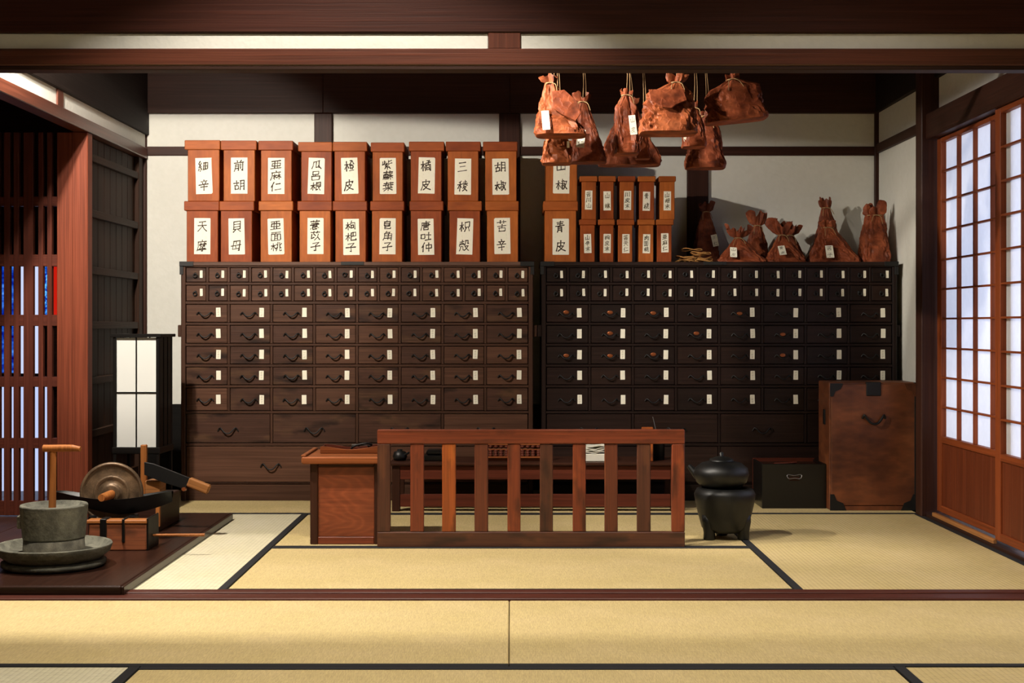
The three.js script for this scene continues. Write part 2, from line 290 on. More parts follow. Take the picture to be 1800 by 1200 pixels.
function brush(ch, x, y, w, h, bold, ink) {
  cx.strokeStyle = ink; cx.fillStyle = ink; cx.lineCap = 'round'; cx.lineJoin = 'round';
  const slant = rr(-0.17, -0.05), skew = rr(-0.02, 0.1);
  for (const st of strokesOf(ch)) {
    const pts = st.map(([a, b]) => [x + (a + rr(-3, 3) - skew * (b - 50)) / 100 * w, y + (b + rr(-3, 3) + slant * (a - 50)) / 100 * h]);
    let total = 0; const seg = [];
    for (let i = 1; i < pts.length; i++) { const l = Math.hypot(pts[i][0] - pts[i - 1][0], pts[i][1] - pts[i - 1][1]); seg.push(l); total += l; }
    const wide = bold * rr(0.75, 1.25); let run = 0;
    for (let i = 1; i < pts.length; i++) {
      const n = Math.max(3, Math.ceil(seg[i - 1] / 3));
      for (let k = 0; k <= n; k++) {
        const t = k / n, f = (run + t * seg[i - 1]) / (total || 1), r = wide * (0.62 + 0.5 * Math.abs(f - 0.45) ) * (f > 0.9 ? (1.25 - (f - 0.9) * 8) : 1);
        cx.beginPath(); cx.arc(mix(pts[i - 1][0], pts[i][0], t), mix(pts[i - 1][1], pts[i][1], t), Math.max(0.6, r), 0, 7); cx.fill();
      }
      run += seg[i - 1];
    }
  }
}
const cells = {};
let cellX = 0, cellY = 0, cellRow = 0;
function cell(key, w, h, draw) {
  if (cellX + w + 6 > ATLAS) { cellX = 0; cellY += cellRow + 6; cellRow = 0; }
  draw(cellX, cellY, w, h); cells[key] = [cellX / ATLAS, 1 - (cellY + h) / ATLAS, w / ATLAS, h / ATLAS]; cellX += w + 6; cellRow = Math.max(cellRow, h);
}
function writeCell(key, text, w, h, bold, ink, gap) {
  cell(key, w, h, (x, y) => {
    const n = text.length, gh = n === 2 ? 0.30 : 0.245, top = n === 2 ? 0.08 : 0.07, step = n === 2 ? 0.53 : 0.30;
    [...text].forEach((ch, i) => brush(ch, x + w * rr(0.15, 0.22), y + h * (top + i * step), w * rr(0.58, 0.66), h * gh, bold, ink));
  });
}
const BIG = ['細辛', '前胡', '亜麻仁', '瓜呂根', '橙皮', '紫蘇葉', '橘皮', '三稜', '胡椒', '天摩', '貝母', '亜面桃', '薏苡子', '枸杷子', '皀角子', '唐吐仲', '枳殻', '苦辛', '山椒', '青皮'];
BIG.forEach((t) => writeCell('big' + t, t, 168, 372, 6.3, '#2e2015'));
const SMALL = ['苦川山', '山椒', '川皮末', '青桃', '山根末', '山辛末', '枸皮末', '苦天仁', '肉面桃', '亜麻仁'];
SMALL.forEach((t, i) => writeCell('small' + i, t, 92, 236, 4.4, ['#4a4028', '#5a4c30', '#3c3424'][i % 3]));
for (let i = 0; i < 10; i++) cell('drawer' + i, 40, 72, (x, y, w, h) => {
  if (i > 5) return;
  for (let k = 0; k < 3; k++) brush(['末', '子', '山', '仁', '皮', '苦'][(i + k) % 6], x + 11, y + 8 + k * 20, 18, 15, 1, '#8a8268');
});
for (let i = 0; i < 4; i++) writeCell('tag' + i, ['山皮', '青末', '苦子', '川仁'][i], 80, 170, 3, '#4c4434');
const atlasTex = new THREE.CanvasTexture(cvs); atlasTex.colorSpace = THREE.SRGBColorSpace;
M.label = std(0xffffff, { map: atlasTex, roughness: 0.9 });
// a slip of paper with a slightly torn outline, lying in the xy plane, front at z = t
function slip(w, h, key, tear = 0.06, t = 0.0008) {
  const q = (a) => a * rr(-0.3, 1) * tear, hw = w / 2, hh = h / 2;
  const s = new THREE.Shape([[-hw, -hh + q(h) * 0.3], [-hw + q(w), -hh], [hw - Math.max(0, q(w)), -hh], [hw, -hh + Math.max(0, q(w))], [hw - q(w) * 0.3, hh - Math.max(0, q(w))], [hw - Math.max(0, q(w)), hh], [-hw + Math.max(0, q(w)), hh], [-hw + q(w) * 0.2, hh - Math.max(0, q(w))]].map(([x, y]) => new THREE.Vector2(x, y)));
  const g = plain(new THREE.ExtrudeGeometry(s, { depth: t, bevelEnabled: false })), p = g.attributes.position, uv = g.attributes.uv, [u0, v0, du, dv] = cells[key];
  for (let i = 0; i < p.count; i++) uv.setXY(i, u0 + clamp((p.getX(i) + hw) / w) * du, v0 + clamp((p.getY(i) + hh) / h) * dv);
  return g;
}

// ---------------------------------------------------------------- the setting
const XL = -1.9, XR = 1.9, DB = 7.09;                       // left wall, right wall, back wall (distance)
{
  const f = setting('floor', 'woven straw mat floor with black cloth borders', 'floor');
  part('subfloor', bd(-3.6, 2.4, -0.3, -0.052, -1.6, 7.5, 'x'), M.corridor, f);
  const mat = (x0, x1, d0, d1, along, m, borders) => {      // borders: sides that carry cloth, 'n' near, 'f' far, 'l', 'r'
    const g = 0.0012, o = part('tatami_mat', bd(x0 + g, x1 - g, -0.05, 0, d0 + g, d1 - g, along, 0.003), m, f);
    const b = 0.028;
    for (const s of borders) {
      const q = s === 'n' ? [x0 + g, x1 - g, d0 + g, d0 + b] : s === 'f' ? [x0 + g, x1 - g, d1 - b, d1 - g] : s === 'l' ? [x0 + g, x0 + b, d0 + g, d1 - g] : [x1 - b, x1 - g, d0 + g, d1 - g];
      part('cloth_border', bd(q[0], q[1], -0.049, 0.0022, q[2], q[3], along, 0.001), M.heri, o, 'black cloth border');
    }
  };
  mat(-0.92, 0.91, 4.375, 5.235, 'x', M.tatami, ['n', 'f']);
  mat(-0.92, 0.91, 5.235, 6.16, 'x', M.tatami, ['n', 'f']);
  mat(-1.6, -0.92, 4.375, 6.16, 'z', M.tatamiPale, ['r', 'l']);
  for (let i = 0; i < 2; i++) part('floor_plank', bd(-1.894 + i * 0.147, -1.894 + (i + 1) * 0.147 - 0.002, -0.05, -0.002, 4.375, 6.158, 'z', 0.002), M.corridor, f);
  mat(0.91, 1.84, 4.375, 6.16, 'z', M.tatami, ['l', 'r']);
  mat(-1.9, 0.0, 6.16, 7.06, 'x', M.tatami, ['n']);
  mat(0.0, 1.84, 6.16, 7.06, 'x', M.tatami, ['n']);
  mat(-1.95, -0.008, 3.40, 4.225, 'x', M.tatami, ['n']);
  mat(-0.008, 1.9, 3.40, 4.225, 'x', M.tatami, ['n']);
  mat(-1.95, -0.925, 1.5, 3.40, 'z', M.tatamiPale, ['r']);
  mat(-0.925, 0.95, 2.5, 3.40, 'x', M.tatami, ['f']);
  mat(0.95, 1.9, 1.5, 3.40, 'z', M.tatami, ['l']);
  mat(-0.925, 0.95, 1.5, 2.5, 'x', M.tatami, ['n']);
  for (let i = 0; i < 8; i++) part('floor_plank', bd(-3.6 + i * 0.213, -3.6 + (i + 1) * 0.213 - 0.002, -0.05, -0.004, 4.375, 7.4, 'z', 0.002), M.corridor, f);
  part('side_floor', bd(-3.6, -1.952, -0.05, -0.004, -1.6, 4.22, 'z'), M.corridor, f);
  part('side_floor', bd(1.902, 2.4, -0.05, -0.004, -1.6, 4.22, 'z'), M.corridor, f);
  part('hall_floor', bd(-1.95, 1.9, -0.05, -0.004, -1.6, 1.498, 'z'), M.corridor, f);
}
{
  const t = setting('trim_1', 'long dark red wooden lintel across the front of the room', 'lintel');
  part('lintel_rail', bd(-3.6, 2.4, 1.668, 1.722, 4.296, 4.365, 'x', 0.004), M.beam, t);
  part('grooved_rail', bd(-3.6, 2.4, 1.655, 1.668, 4.30, 4.36, 'x', 0.002), M.beamDark, t);
  const u = setting('trim_2', 'wide dark red upper beam above the white strip', 'beam');
  part('beam', bd(-3.6, 2.4, 1.772, 2.3, 4.30, 4.36, 'x', 0.004), M.upperBeam, u);
  part('short_post', bd(mx(858, 4.3), mx(915, 4.3), 1.722, 1.772, 4.302, 4.36, 'y', 0.002), M.beam, u);
  const w = setting('wall_front', 'white plaster strip between the lintel and the upper beam', 'wall');
  part('plaster_panel', bd(-3.6, mx(858, 4.3), 1.722, 1.772, 4.31, 4.355, 'x'), M.plaster, w);
  part('plaster_panel', bd(mx(915, 4.3), 2.4, 1.722, 1.772, 4.31, 4.355, 'x'), M.plaster, w);
  const s = setting('trim_3', 'grooved dark red wooden threshold between the mats', 'threshold');
  for (let i = 0; i < 3; i++) part('sill_rail', bd(-3.6, 2.4, -0.05, 0.006 - (i === 1 ? 0.004 : 0), 4.227 + i * 0.049, 4.275 + i * 0.049, 'x', 0.003), M.sill, s);
}
{
  const w = setting('wall_back', 'white plaster back wall between dark wooden posts', 'wall');
  part('wall_core', bd(-3.6, 2.4, -0.05, 2.6, DB + 0.03, DB + 0.12, 'x'), M.corridor, w);
  const px = [mx(569, DB), mx(896, DB), mx(1226, DB)], hw = [0.047, 0.055, 0.055];
  const edges = [XL, ...px, XR];
  for (let i = 0; i < 4; i++) {
    const a = edges[i] + (i ? hw[i - 1] : 0), b = edges[i + 1] - (i < 3 ? hw[i] : 0);
    part('plaster_panel', bd(a, b, 1.778, 1.949, DB, DB + 0.03, 'x', 0.001), M.plaster, w);
    part('plaster_panel', bd(a, b, 0.442, 1.732, DB, DB + 0.03, 'x', 0.001), M.plaster, w);
    part('dado_board', bd(a, b, 0, 0.442, DB - 0.004, DB + 0.03, 'x', 0.002), M.blackWood, w);
    part('frieze_board', bd(edges[i], edges[i + 1], 1.949, 2.42, DB - 0.03, DB + 0.03, 'x', 0.003), M.board, w);
    part('tie_rail', bd(a, b, 1.732, 1.778, DB - 0.012, DB + 0.03, 'x', 0.003), M.post, w);
  }
  px.forEach((x, i) => part('post', bd(x - hw[i], x + hw[i], 0, 1.949, DB - 0.02, DB + 0.03, 'y', 0.004), M.post, w));
  part('corner_post', bd(XR - 0.02, XR + 0.05, 0, 2.42, DB - 0.02, DB + 0.03, 'y', 0.004), M.post, w);
  part('corner_post', bd(XL - 0.05, XL + 0.006, 0, 2.42, DB - 0.016, DB + 0.03, 'y', 0.004), M.post, w);
}
{
  const w = setting('wall_right', 'right plaster wall with dark post and rails around the paper screens', 'wall');
  part('plaster_panel', bd(XR, XR + 0.06, 0, 1.742, 6.17, DB, 'y', 0.001), M.plaster, w);
  part('plaster_panel', bd(XR, XR + 0.06, 1.79, 1.952, 6.17, DB, 'y', 0.001), M.plaster, w);
  part('plaster_panel', bd(XR, XR + 0.06, 1.79, 1.952, 4.3, 6.08, 'y', 0.001), M.plaster, w);
  part('tie_rail', bd(XR - 0.014, XR + 0.06, 1.742, 1.79, 6.17, DB - 0.02, 'z', 0.003), M.post, w);
  part('post', bd(1.822, 1.94, -0.05, 2.42, 6.075, 6.165, 'y', 0.004), M.post, w);
  part('door_head', bd(1.84, 1.98, 1.678, 1.79, 4.3, 6.074, 'z', 0.004), M.post, w);
  part('frieze_board', bd(XR - 0.02, XR + 0.06, 1.952, 2.42, 4.3, DB, 'z', 0.003), M.ceiling, w);
  part('door_sill', bd(1.842, 1.98, -0.05, 0.012, 4.3, 6.074, 'z', 0.003), M.beamDark, w);
  part('track_strip', bd(1.846, 1.862, 0.012, 0.03, 5.24, 6.0, 'z', 0.002), M.pale, w, 'pale wooden track strip');
}
{
  const w = setting('wall_left', 'left wall rail with narrow plaster strip and dark boards above', 'wall');
  part('tie_rail', bd(XL - 0.06, XL + 0.012, 1.715, 1.768, 4.3, DB - 0.02, 'z', 0.003), M.beam, w);
  part('plaster_panel', bd(XL - 0.05, XL, 1.768, 1.838, 4.3, 5.69, 'z', 0.001), M.plaster, w);
  part('plaster_panel', bd(XL - 0.05, XL, 1.768, 1.838, 5.76, DB - 0.02, 'z', 0.001), M.plaster, w);
  part('short_post', bd(XL - 0.05, XL + 0.008, 1.768, 1.838, 5.69, 5.76, 'y', 0.002), M.beam, w);
  part('frieze_board', bd(XL - 0.05, XL + 0.016, 1.838, 2.42, 4.3, DB, 'z', 0.003), M.ceiling, w);
  part('post', bd(XL - 0.065, XL + 0.004, -0.05, 1.715, 6.10, 6.17, 'y', 0.003), M.latticePost, w);
  part('wall_core', bd(XL - 0.10, XL - 0.062, -0.05, 1.715, 6.24, DB, 'y', 0.003), M.blackWood, w);
  const dd = setting('door_4', 'dark boarded door with horizontal rails beside the lattice', 'door');
  for (let i = 0; i < 9; i++) part('board', bd(XL - 0.06, XL - 0.032, 0.02, 1.712, 6.175 + i * 0.098, 6.175 + (i + 1) * 0.098 - 0.003, 'y', 0.002), M.shelfDoor, dd);
  for (const y of [0.10, 0.34, 0.58, 0.835, 1.085, 1.345, 1.6]) part('rail', bd(XL - 0.032, XL - 0.012, y, y + 0.034, 6.175, 7.05, 'z', 0.002), M.shelfDoor, dd);
  part('stile', bd(XL - 0.032, XL - 0.008, 0.02, 1.712, 6.985, 7.055, 'y', 0.002), M.shelfDoor, dd);
}
{
  const c = setting('ceiling', 'dark wooden ceiling', 'ceiling');
  for (let i = 0; i < 9; i++) part('ceiling_board', bd(-3.6, 2.4, 2.42, 2.46, 4.3 + i * 0.32, 4.3 + (i + 1) * 0.32 - 0.003, 'x', 0.002), M.ceiling, c);
  part('hall_ceiling', bd(-3.6, 2.4, 3.2, 3.26, -1.6, 4.36, 'x'), M.hall, c);
  part('upper_wall', bd(-3.6, 2.4, 2.3, 3.26, 4.30, 4.34, 'x'), M.hall, c);
  const w = setting('wall_hall', 'dark walls of the visitors hall around the display', 'wall');
  part('side_wall', bd(-3.66, -3.6, -0.3, 3.26, -1.6, 7.5, 'z'), M.hall, w);
  part('side_wall', bd(2.4, 2.46, -0.3, 3.26, -1.6, 4.3, 'z'), M.hall, w);
  part('outer_wall', bd(2.6, 2.66, -0.3, 3.26, 4.3, 7.5, 'z'), M.hall, w);
  part('end_wall', bd(-3.66, 2.66, -0.3, 3.26, -1.66, -1.6, 'x'), M.hall, w);
  part('return_wall', bd(2.0, 2.6, -0.05, 2.42, 4.24, 4.3, 'y'), M.hall, w);
  part('return_wall', bd(2.0, 2.6, -0.05, 2.42, 6.2, 6.26, 'y'), M.hall, w);
}
// sliding paper screens on the right
function shoji(name, label, X, d0, d1) {                    // the screen stands in the plane x = X, from distance d0 to d1
  const o = setting(name, label, 'paper screen');
  const sw = 0.055, y0 = 0.03, y1 = 1.676, yb = 0.335, th = 0.028;
  part('stile', bd(X, X + th, y0, y1, d0, d0 + sw, 'y', 0.002), M.shoji, o);
  part('stile', bd(X, X + th, y0, y1, d1 - sw, d1, 'y', 0.002), M.shoji, o);
  part('top_rail', bd(X, X + th, y1 - 0.02, y1, d0 + sw, d1 - sw, 'z', 0.002), M.shoji, o);
  part('middle_rail', bd(X, X + th, yb, yb + 0.028, d0 + sw, d1 - sw, 'z', 0.002), M.shoji, o);
  part('bottom_rail', bd(X, X + th, y0, y0 + 0.03, d0 + sw, d1 - sw, 'z', 0.002), M.shoji, o);
  const n = Math.round((d1 - d0 - 2 * sw) / 0.1);
  for (let i = 0; i < n; i++) part('panel_board', bd(X + 0.008, X + 0.02, y0 + 0.03, yb, d0 + sw + i * (d1 - d0 - 2 * sw) / n, d0 + sw + (i + 1) * (d1 - d0 - 2 * sw) / n - 0.001, 'y', 0.001), M.shojiBoard, o);
  const cols = 4, rows = 10, a = d0 + sw, b = d1 - sw, ya = yb + 0.028, yz = y1 - 0.02, cw = (b - a) / cols, rh = (yz - ya) / rows;
  for (let i = 1; i < cols; i++) part('muntin', bd(X + 0.004, X + 0.022, ya, yz, a + i * cw - 0.005, a + i * cw + 0.005, 'y', 0.001), M.shoji, o);
  for (let j = 1; j < rows; j++) part('muntin', bd(X + 0.002, X + 0.02, ya + j * rh - 0.004, ya + j * rh + 0.004, a, b, 'z', 0.001), M.shoji, o);
  for (let i = 0; i < cols; i++) for (let j = 0; j < rows; j++) {
    const g = new THREE.PlaneGeometry(cw - 0.001, rh - 0.001); g.rotateY(-Math.PI / 2); g.translate(X + 0.0235, ya + (j + 0.5) * rh, -(a + (i + 0.5) * cw));
    part('pane', metreUV(g, 'z', 0, 0), M.shojiPaper, o, 'white paper pane');
  }
}
shoji('door_1', 'sliding paper screen next to the dark post', 1.885, 5.13, 6.055);
shoji('door_2', 'sliding paper screen overlapping in front of the other screen', 1.852, 4.31, 5.235);
// wooden lattice on the left
{
  const o = setting('door_3', 'red brown wooden lattice door with lit displays behind it', 'lattice door');
  const d = 6.11, X = (p) => mx(p, d), slats = [[100, 134], [82.5, 91], [67, 75.5], [41, 58], [23.5, 33], [6.5, 17]];
  for (let i = 0; i < 24; i++) slats.push([-10.5 - i * 17, -0.5 - i * 17]);
  for (const [a, b] of slats) part(a === 100 ? 'stile' : 'slat', bd(X(a), X(b), 0.0, 1.715, d, d + 0.028, 'y', 0.002), a === 100 ? M.latticePost : M.lattice, o);
  for (const [a, b] of [[880, 925], [770, 788], [662, 680], [553, 573], [447, 468], [345, 362]]) part("rail", bd(-3.0, X(100) + 0.01, Math.max(0, my(b, d)), my(a, d), d + 0.003, d + 0.031, 'x', 0.002), M.lattice, o);
}

// ---------------------------------------------------------------- medicine cabinets
const ringGeo = (() => { const t = new THREE.TorusGeometry(0.0088, 0.0028, 6, 18); t.translate(0, -0.006, 0.007); const b = new THREE.SphereGeometry(0.0065, 10, 8); b.scale(1, 1, 0.8); b.translate(0, 0.0025, 0.002); return mergeGeometries([t, b].map(plain)); })();
const bail = (w, h) => {
  const k = w / 2, p = [[-k, -0.25 * h, 0.003], [-k * 0.78, 0.3 * h, 0.006], [-k * 0.58, 0.1 * h, 0.012], [-k * 0.3, -0.42 * h, 0.016], [0, -0.6 * h, 0.017], [k * 0.3, -0.42 * h, 0.016], [k * 0.58, 0.1 * h, 0.012], [k * 0.78, 0.3 * h, 0.006], [k, -0.25 * h, 0.003]];
  const parts = [tube(p, 0.0032, 28, 6)];
  for (const s of [-1, 1]) { const q = new THREE.SphereGeometry(0.0052, 8, 6); q.translate(s * k * 0.72, 0.2 * h, 0.003); parts.push(plain(q)); }
  return mergeGeometries(parts);
};
const bailGeo = bail(0.082, 0.021), bailWide = bail(0.1, 0.03);
const wornDisc = (() => { const s = new THREE.SphereGeometry(0.014, 14, 8); s.scale(1, 0.62, 0.12); return plain(s); })();
function cabinet(label, x0, x1, woods, frame, top, opt) {
  const D = 6.623, s = FOC / D, W = x1 - x0, H = my(460, D), dep = 0.40;
  const o = thing('medicine_cabinet', label, 'cabinet', [(x0 + x1) / 2, 0, -D], 'medicine cabinets against the back wall');
  const hw = W / 2, Y = (py) => my(py, D);
  part('side_panel', bb(-hw, -hw + 0.022, 0.0, H - 0.02, -dep, 0, 'y', 0.003), frame, o);
  part('side_panel', bb(hw - 0.022, hw, 0.0, H - 0.02, -dep, 0, 'y', 0.003), frame, o);
  part('top_board', bb(-hw - 0.004, hw + 0.004, H - 0.02, H, -dep - 0.002, 0.006, 'x', 0.004), top, o);
  part('back_panel', bb(-hw + 0.022, hw - 0.022, 0.02, H - 0.02, -dep, -dep + 0.012, 'x'), frame, o);
  part('inner_board', bb(-hw + 0.022, hw - 0.022, 0.02, H - 0.02, -0.05, -0.035, 'x'), M.blackWood, o);
  part('plinth', bb(-hw + 0.004, hw - 0.004, 0.0, Y(850), -0.33, -0.006, 'x', 0.003), frame, o);
  const ix0 = -hw + 0.024, ix1 = hw - 0.024, IW = ix1 - ix0;
  // rows: pixel top, bottom, count, kind
  const rows = [[470, 496, 16, 'ring'], [501, 529, 16, 'ring'], [534.5, 566.5, 8, 'bail'], [571.5, 603.5, 8, 'bail'], [608.5, 640, 8, 'bail'], [645, 676.5, 8, 'bail'], [681.5, 722, 8, 'bail'], [727, 778.5, 4, 'wide'], [784, 848, 2, 'wide']];
  rows.forEach(([a, b, n, kind], r) => {
    const y1 = Y(a), y0 = Y(b), pitch = IW / n;
    const nextTop = r < rows.length - 1 ? Y(rows[r + 1][0]) : Y(850);
    part('rail', bb(ix0 - 0.002, ix1 + 0.002, nextTop + 0.001, y0 - 0.001, -0.035, 0, 'x', 0.0015), frame, o);
    for (let i = 0; i < n; i++) {
      const dv = 0.012, xa = ix0 + i * pitch, xb = xa + pitch;
      if (i) part('divider', bb(xa - dv / 2, xa + dv / 2, y0, y1, -0.035, -0.001, 'y', 0.0015), frame, o);
      const l = xa + (i ? dv / 2 : 0) + 0.0018, q = xb - (i < n - 1 ? dv / 2 : 0) - 0.0018, set = rr(-0.0045, -0.0015);
      const dr = part('drawer', bb(l, q, y0 + 0.002, y1 - 0.002, -0.034, set, 'x', 0.0018), woods[(rnd() * woods.length) | 0], o);
      const w = q - l, midY = (y0 + y1) / 2;
      const jx = rr(-0.0015, 0.0015), jy = rr(-0.0015, 0.0015);
      if (kind === 'ring') {
        const g = ringGeo.clone(); g.rotateZ(rnd() < 0.15 ? rr(-1.6, 1.6) : rr(-0.2, 0.2)); g.translate(l + w * 0.46 + jx, midY + 0.002 + jy, set);
        part('ring_pull', g, M.iron, dr, 'black iron ring pull');
        const t = slip(0.0135, 0.0355, 'drawer' + ((rnd() * 10) | 0), 0.25); t.rotateZ(rr(-0.04, 0.04)); t.translate(l + w * 0.76 + jx, midY + 0.003 + jy, set);
        part('paper_label', t, M.label, dr, 'small white paper label');
      } else if (kind === 'bail') {
        const g = moved(bailGeo, l + w * 0.47 + jx, midY - 0.003 + jy, set);
        if (opt.worn && r < 5 && rnd() < 0.8 - 0.2 * (r - 2) && i < 6) part('worn_patch', moved(wornDisc, l + w * 0.47, midY + 0.002 + rr(-0.006, 0.004), set), M.bronze, dr, 'copper coloured boss behind the handle');
        part('handle', g, M.iron, dr, 'black iron bail handle');
        if (!(opt.noLabels && r === 6 && i > 5)) {
          const t = slip(0.0225, 0.0445, 'drawer' + ((rnd() * 10) | 0), 0.12); t.rotateZ(rr(-0.03, 0.03)); t.translate(l + w * 0.79 + jx, midY + (r === 6 ? 0 : 0.004) + jy, set);
          part('paper_label', t, M.label, dr, 'small white paper label');
        }
      } else part('handle', moved(bailWide, l + w * 0.5, midY - 0.006, set), M.iron, dr, 'black iron bail handle');
    }
  });
  part('frieze_rail', bb(ix0 - 0.002, ix1 + 0.002, Y(470) + 0.001, H - 0.021, -0.035, 0.001, 'x', 0.0015), frame, o);
  for (const sx of [-1, 1]) {                                // iron corner fittings and carrying loops
    part('corner_iron', [bb(Math.min(sx * (hw + 0.006), sx * (hw - 0.062)), Math.max(sx * (hw + 0.006), sx * (hw - 0.062)), H - 0.021, H + 0.0015, -0.06, 0.0085, 'x', 0.001), bb(Math.min(sx * (hw + 0.006), sx * (hw - 0.012)), Math.max(sx * (hw + 0.006), sx * (hw - 0.012)), H - 0.062, H - 0.02, -0.06, 0.0035, 'x', 0.001)], M.iron, o, 'black iron corner fitting');
    part('carrying_loop', bb(Math.min(sx * hw, sx * (hw + opt.loop)), Math.max(sx * hw, sx * (hw + opt.loop)), Y(592), Y(571), -0.05, -0.015, 'y', 0.003), frame, o);
  }
  part('top_iron', bb(-hw + W * 0.455, -hw + W * 0.52, H - 0.016, H + 0.001, -0.06, 0.0075, 'x', 0.001), M.iron, o, 'black iron band');
}
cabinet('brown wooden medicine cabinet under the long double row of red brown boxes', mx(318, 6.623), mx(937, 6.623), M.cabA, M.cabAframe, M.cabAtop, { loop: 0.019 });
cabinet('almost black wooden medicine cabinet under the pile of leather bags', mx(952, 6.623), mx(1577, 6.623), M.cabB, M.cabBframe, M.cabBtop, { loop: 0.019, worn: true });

// ---------------------------------------------------------------- lidded boxes on the cabinets
const CT = my(460, 6.623);                                   // top of the cabinets
function lidBox(text, key, label, group, px0, px1, lx0, lx1, yBase, H, lidH, mats, d, dep, slipW, slipH) {
  const x = mx((px0 + px1) / 2, d), w = (px1 - px0) * d / FOC, o = thing('lidded_box', label, 'box', [x, yBase, -d], group);
  const m = mats[(rnd() * mats.length) | 0], ml = mats[(rnd() * mats.length) | 0], turn = rr(-0.004, 0.004), hw = w / 2, lw = (lx1 - lx0) * d / FOC / 2, lx = mx((lx0 + lx1) / 2, d) - x;
  o.rotation.y = turn;
  part('body', bb(-hw, hw, 0, H - lidH * 0.5, -dep, 0, 'y', 0.0025), m, o);
  part('lid', bb(lx - lw, lx + lw, H - lidH, H, -dep - 0.008, 0.008, 'x', 0.003), ml, o);
  const t = slip(slipW, slipH, key, 0.08); t.rotateZ(rr(-0.03, 0.03)); t.translate(rr(-0.002, 0.003), (H - lidH) * 0.50 + rr(-0.003, 0.004), 0);
  part('paper_label', t, M.label, o, 'white paper label brushed with ' + text);
}
const D1 = 6.66;
const topRow = [[330, 385.6, 325, 387.4, 0.297], [393, 448, 388.4, 451.4, 0.295], [458.6, 512.6, 454.4, 515.6, 0.294], [529.6, 583, 524.4, 584.2, 0.288], [588, 641.6, 585.2, 645.6, 0.289], [655, 708, 652, 711, 0.286], [722, 776, 719, 781, 0.29], [787, 841, 783.6, 845, 0.29], [853, 908, 849, 909.6, 0.29]];
const lowRow = [[328, 383, 324, 385.8], [388, 443, 386.2, 447], [458, 513, 455, 515.6], [526.6, 581, 523, 584], [589.6, 643, 585, 645.6], [654, 707, 651, 710.6], [722, 776, 720, 779.6], [790, 844, 787, 847], [856, 911, 853, 912]];
const LOWH = 0.297, LIDH = 0.046;
const SOUND = ['saishin', 'zenko', 'amanin', 'karokon', 'tohi', 'shisoyo', 'kippi', 'sanryo', 'kosho', 'tenma', 'baimo', 'amento', 'yokuishi', 'kukoshi', 'sokakushi', 'totochu', 'kikoku', 'kushin'];
lowRow.forEach((q, i) => lidBox(BIG[9 + i], 'big' + BIG[9 + i], `red brown lidded box labelled ${SOUND[9 + i]} ${BIG[9 + i]}, lower row on the brown cabinet`, 'large boxes on the brown cabinet', ...q, CT, LOWH, LIDH, M.boxes, D1, 0.29, 0.079, 0.176));
topRow.forEach((q, i) => lidBox(BIG[i], 'big' + BIG[i], `red brown lidded box labelled ${SOUND[i]} ${BIG[i]}, upper row above the ${SOUND[9 + i]} box`, 'large boxes on the brown cabinet', q[0], q[1], q[2], q[3], CT + LOWH, q[4], LIDH, M.boxes, D1, 0.28, 0.081, 0.176));
lidBox('青皮', 'big青皮', 'large red brown lidded box labelled seihi 青皮, lower box at the edge of the black cabinet', 'large boxes on the black cabinet', 958, 1013, 955, 1016, CT, LOWH, LIDH, M.boxes, D1, 0.29, 0.08, 0.176);
lidBox('山椒', 'big山椒', 'large red brown lidded box labelled sansho 山椒, half hidden by a hanging bag', 'large boxes on the black cabinet', 960, 1014.5, 956, 1018, CT + LOWH, 0.295, LIDH, M.boxes, D1, 0.28, 0.08, 0.176);
const smTop = [[1022.5, 1048, 1018.7, 1050.3], [1055, 1079, 1052, 1082.5], [1089.6, 1114.5, 1086, 1117], [1124, 1150, 1121, 1152.4], [1160, 1186, 1157.6, 1187.9]];
const smLow = [[1020, 1045.5, 1018, 1048], [1054.7, 1078.6, 1051, 1080.6], [1086.7, 1111.6, 1084.5, 1115], [1123, 1148.6, 1120.5, 1151], [1155, 1180.6, 1153, 1184]];
const ord = ['first', 'second', 'third', 'fourth', 'fifth'], SH = 0.208, SL = 0.027;
smLow.forEach((q, i) => lidBox('small characters', 'small' + (5 + i), `narrow red brown lidded box, ${ord[i]} of the lower row from the seihi box`, 'narrow boxes on the black cabinet', ...q, CT, SH, SL, M.boxes, D1, 0.2, 0.036, 0.093));
smTop.forEach((q, i) => lidBox('small characters', 'small' + i, `narrow red brown lidded box, ${ord[i]} of the upper row from the sansho box`, 'narrow boxes on the black cabinet', ...q, CT + SH, 0.211, SL, M.boxes, D1, 0.19, 0.036, 0.093));

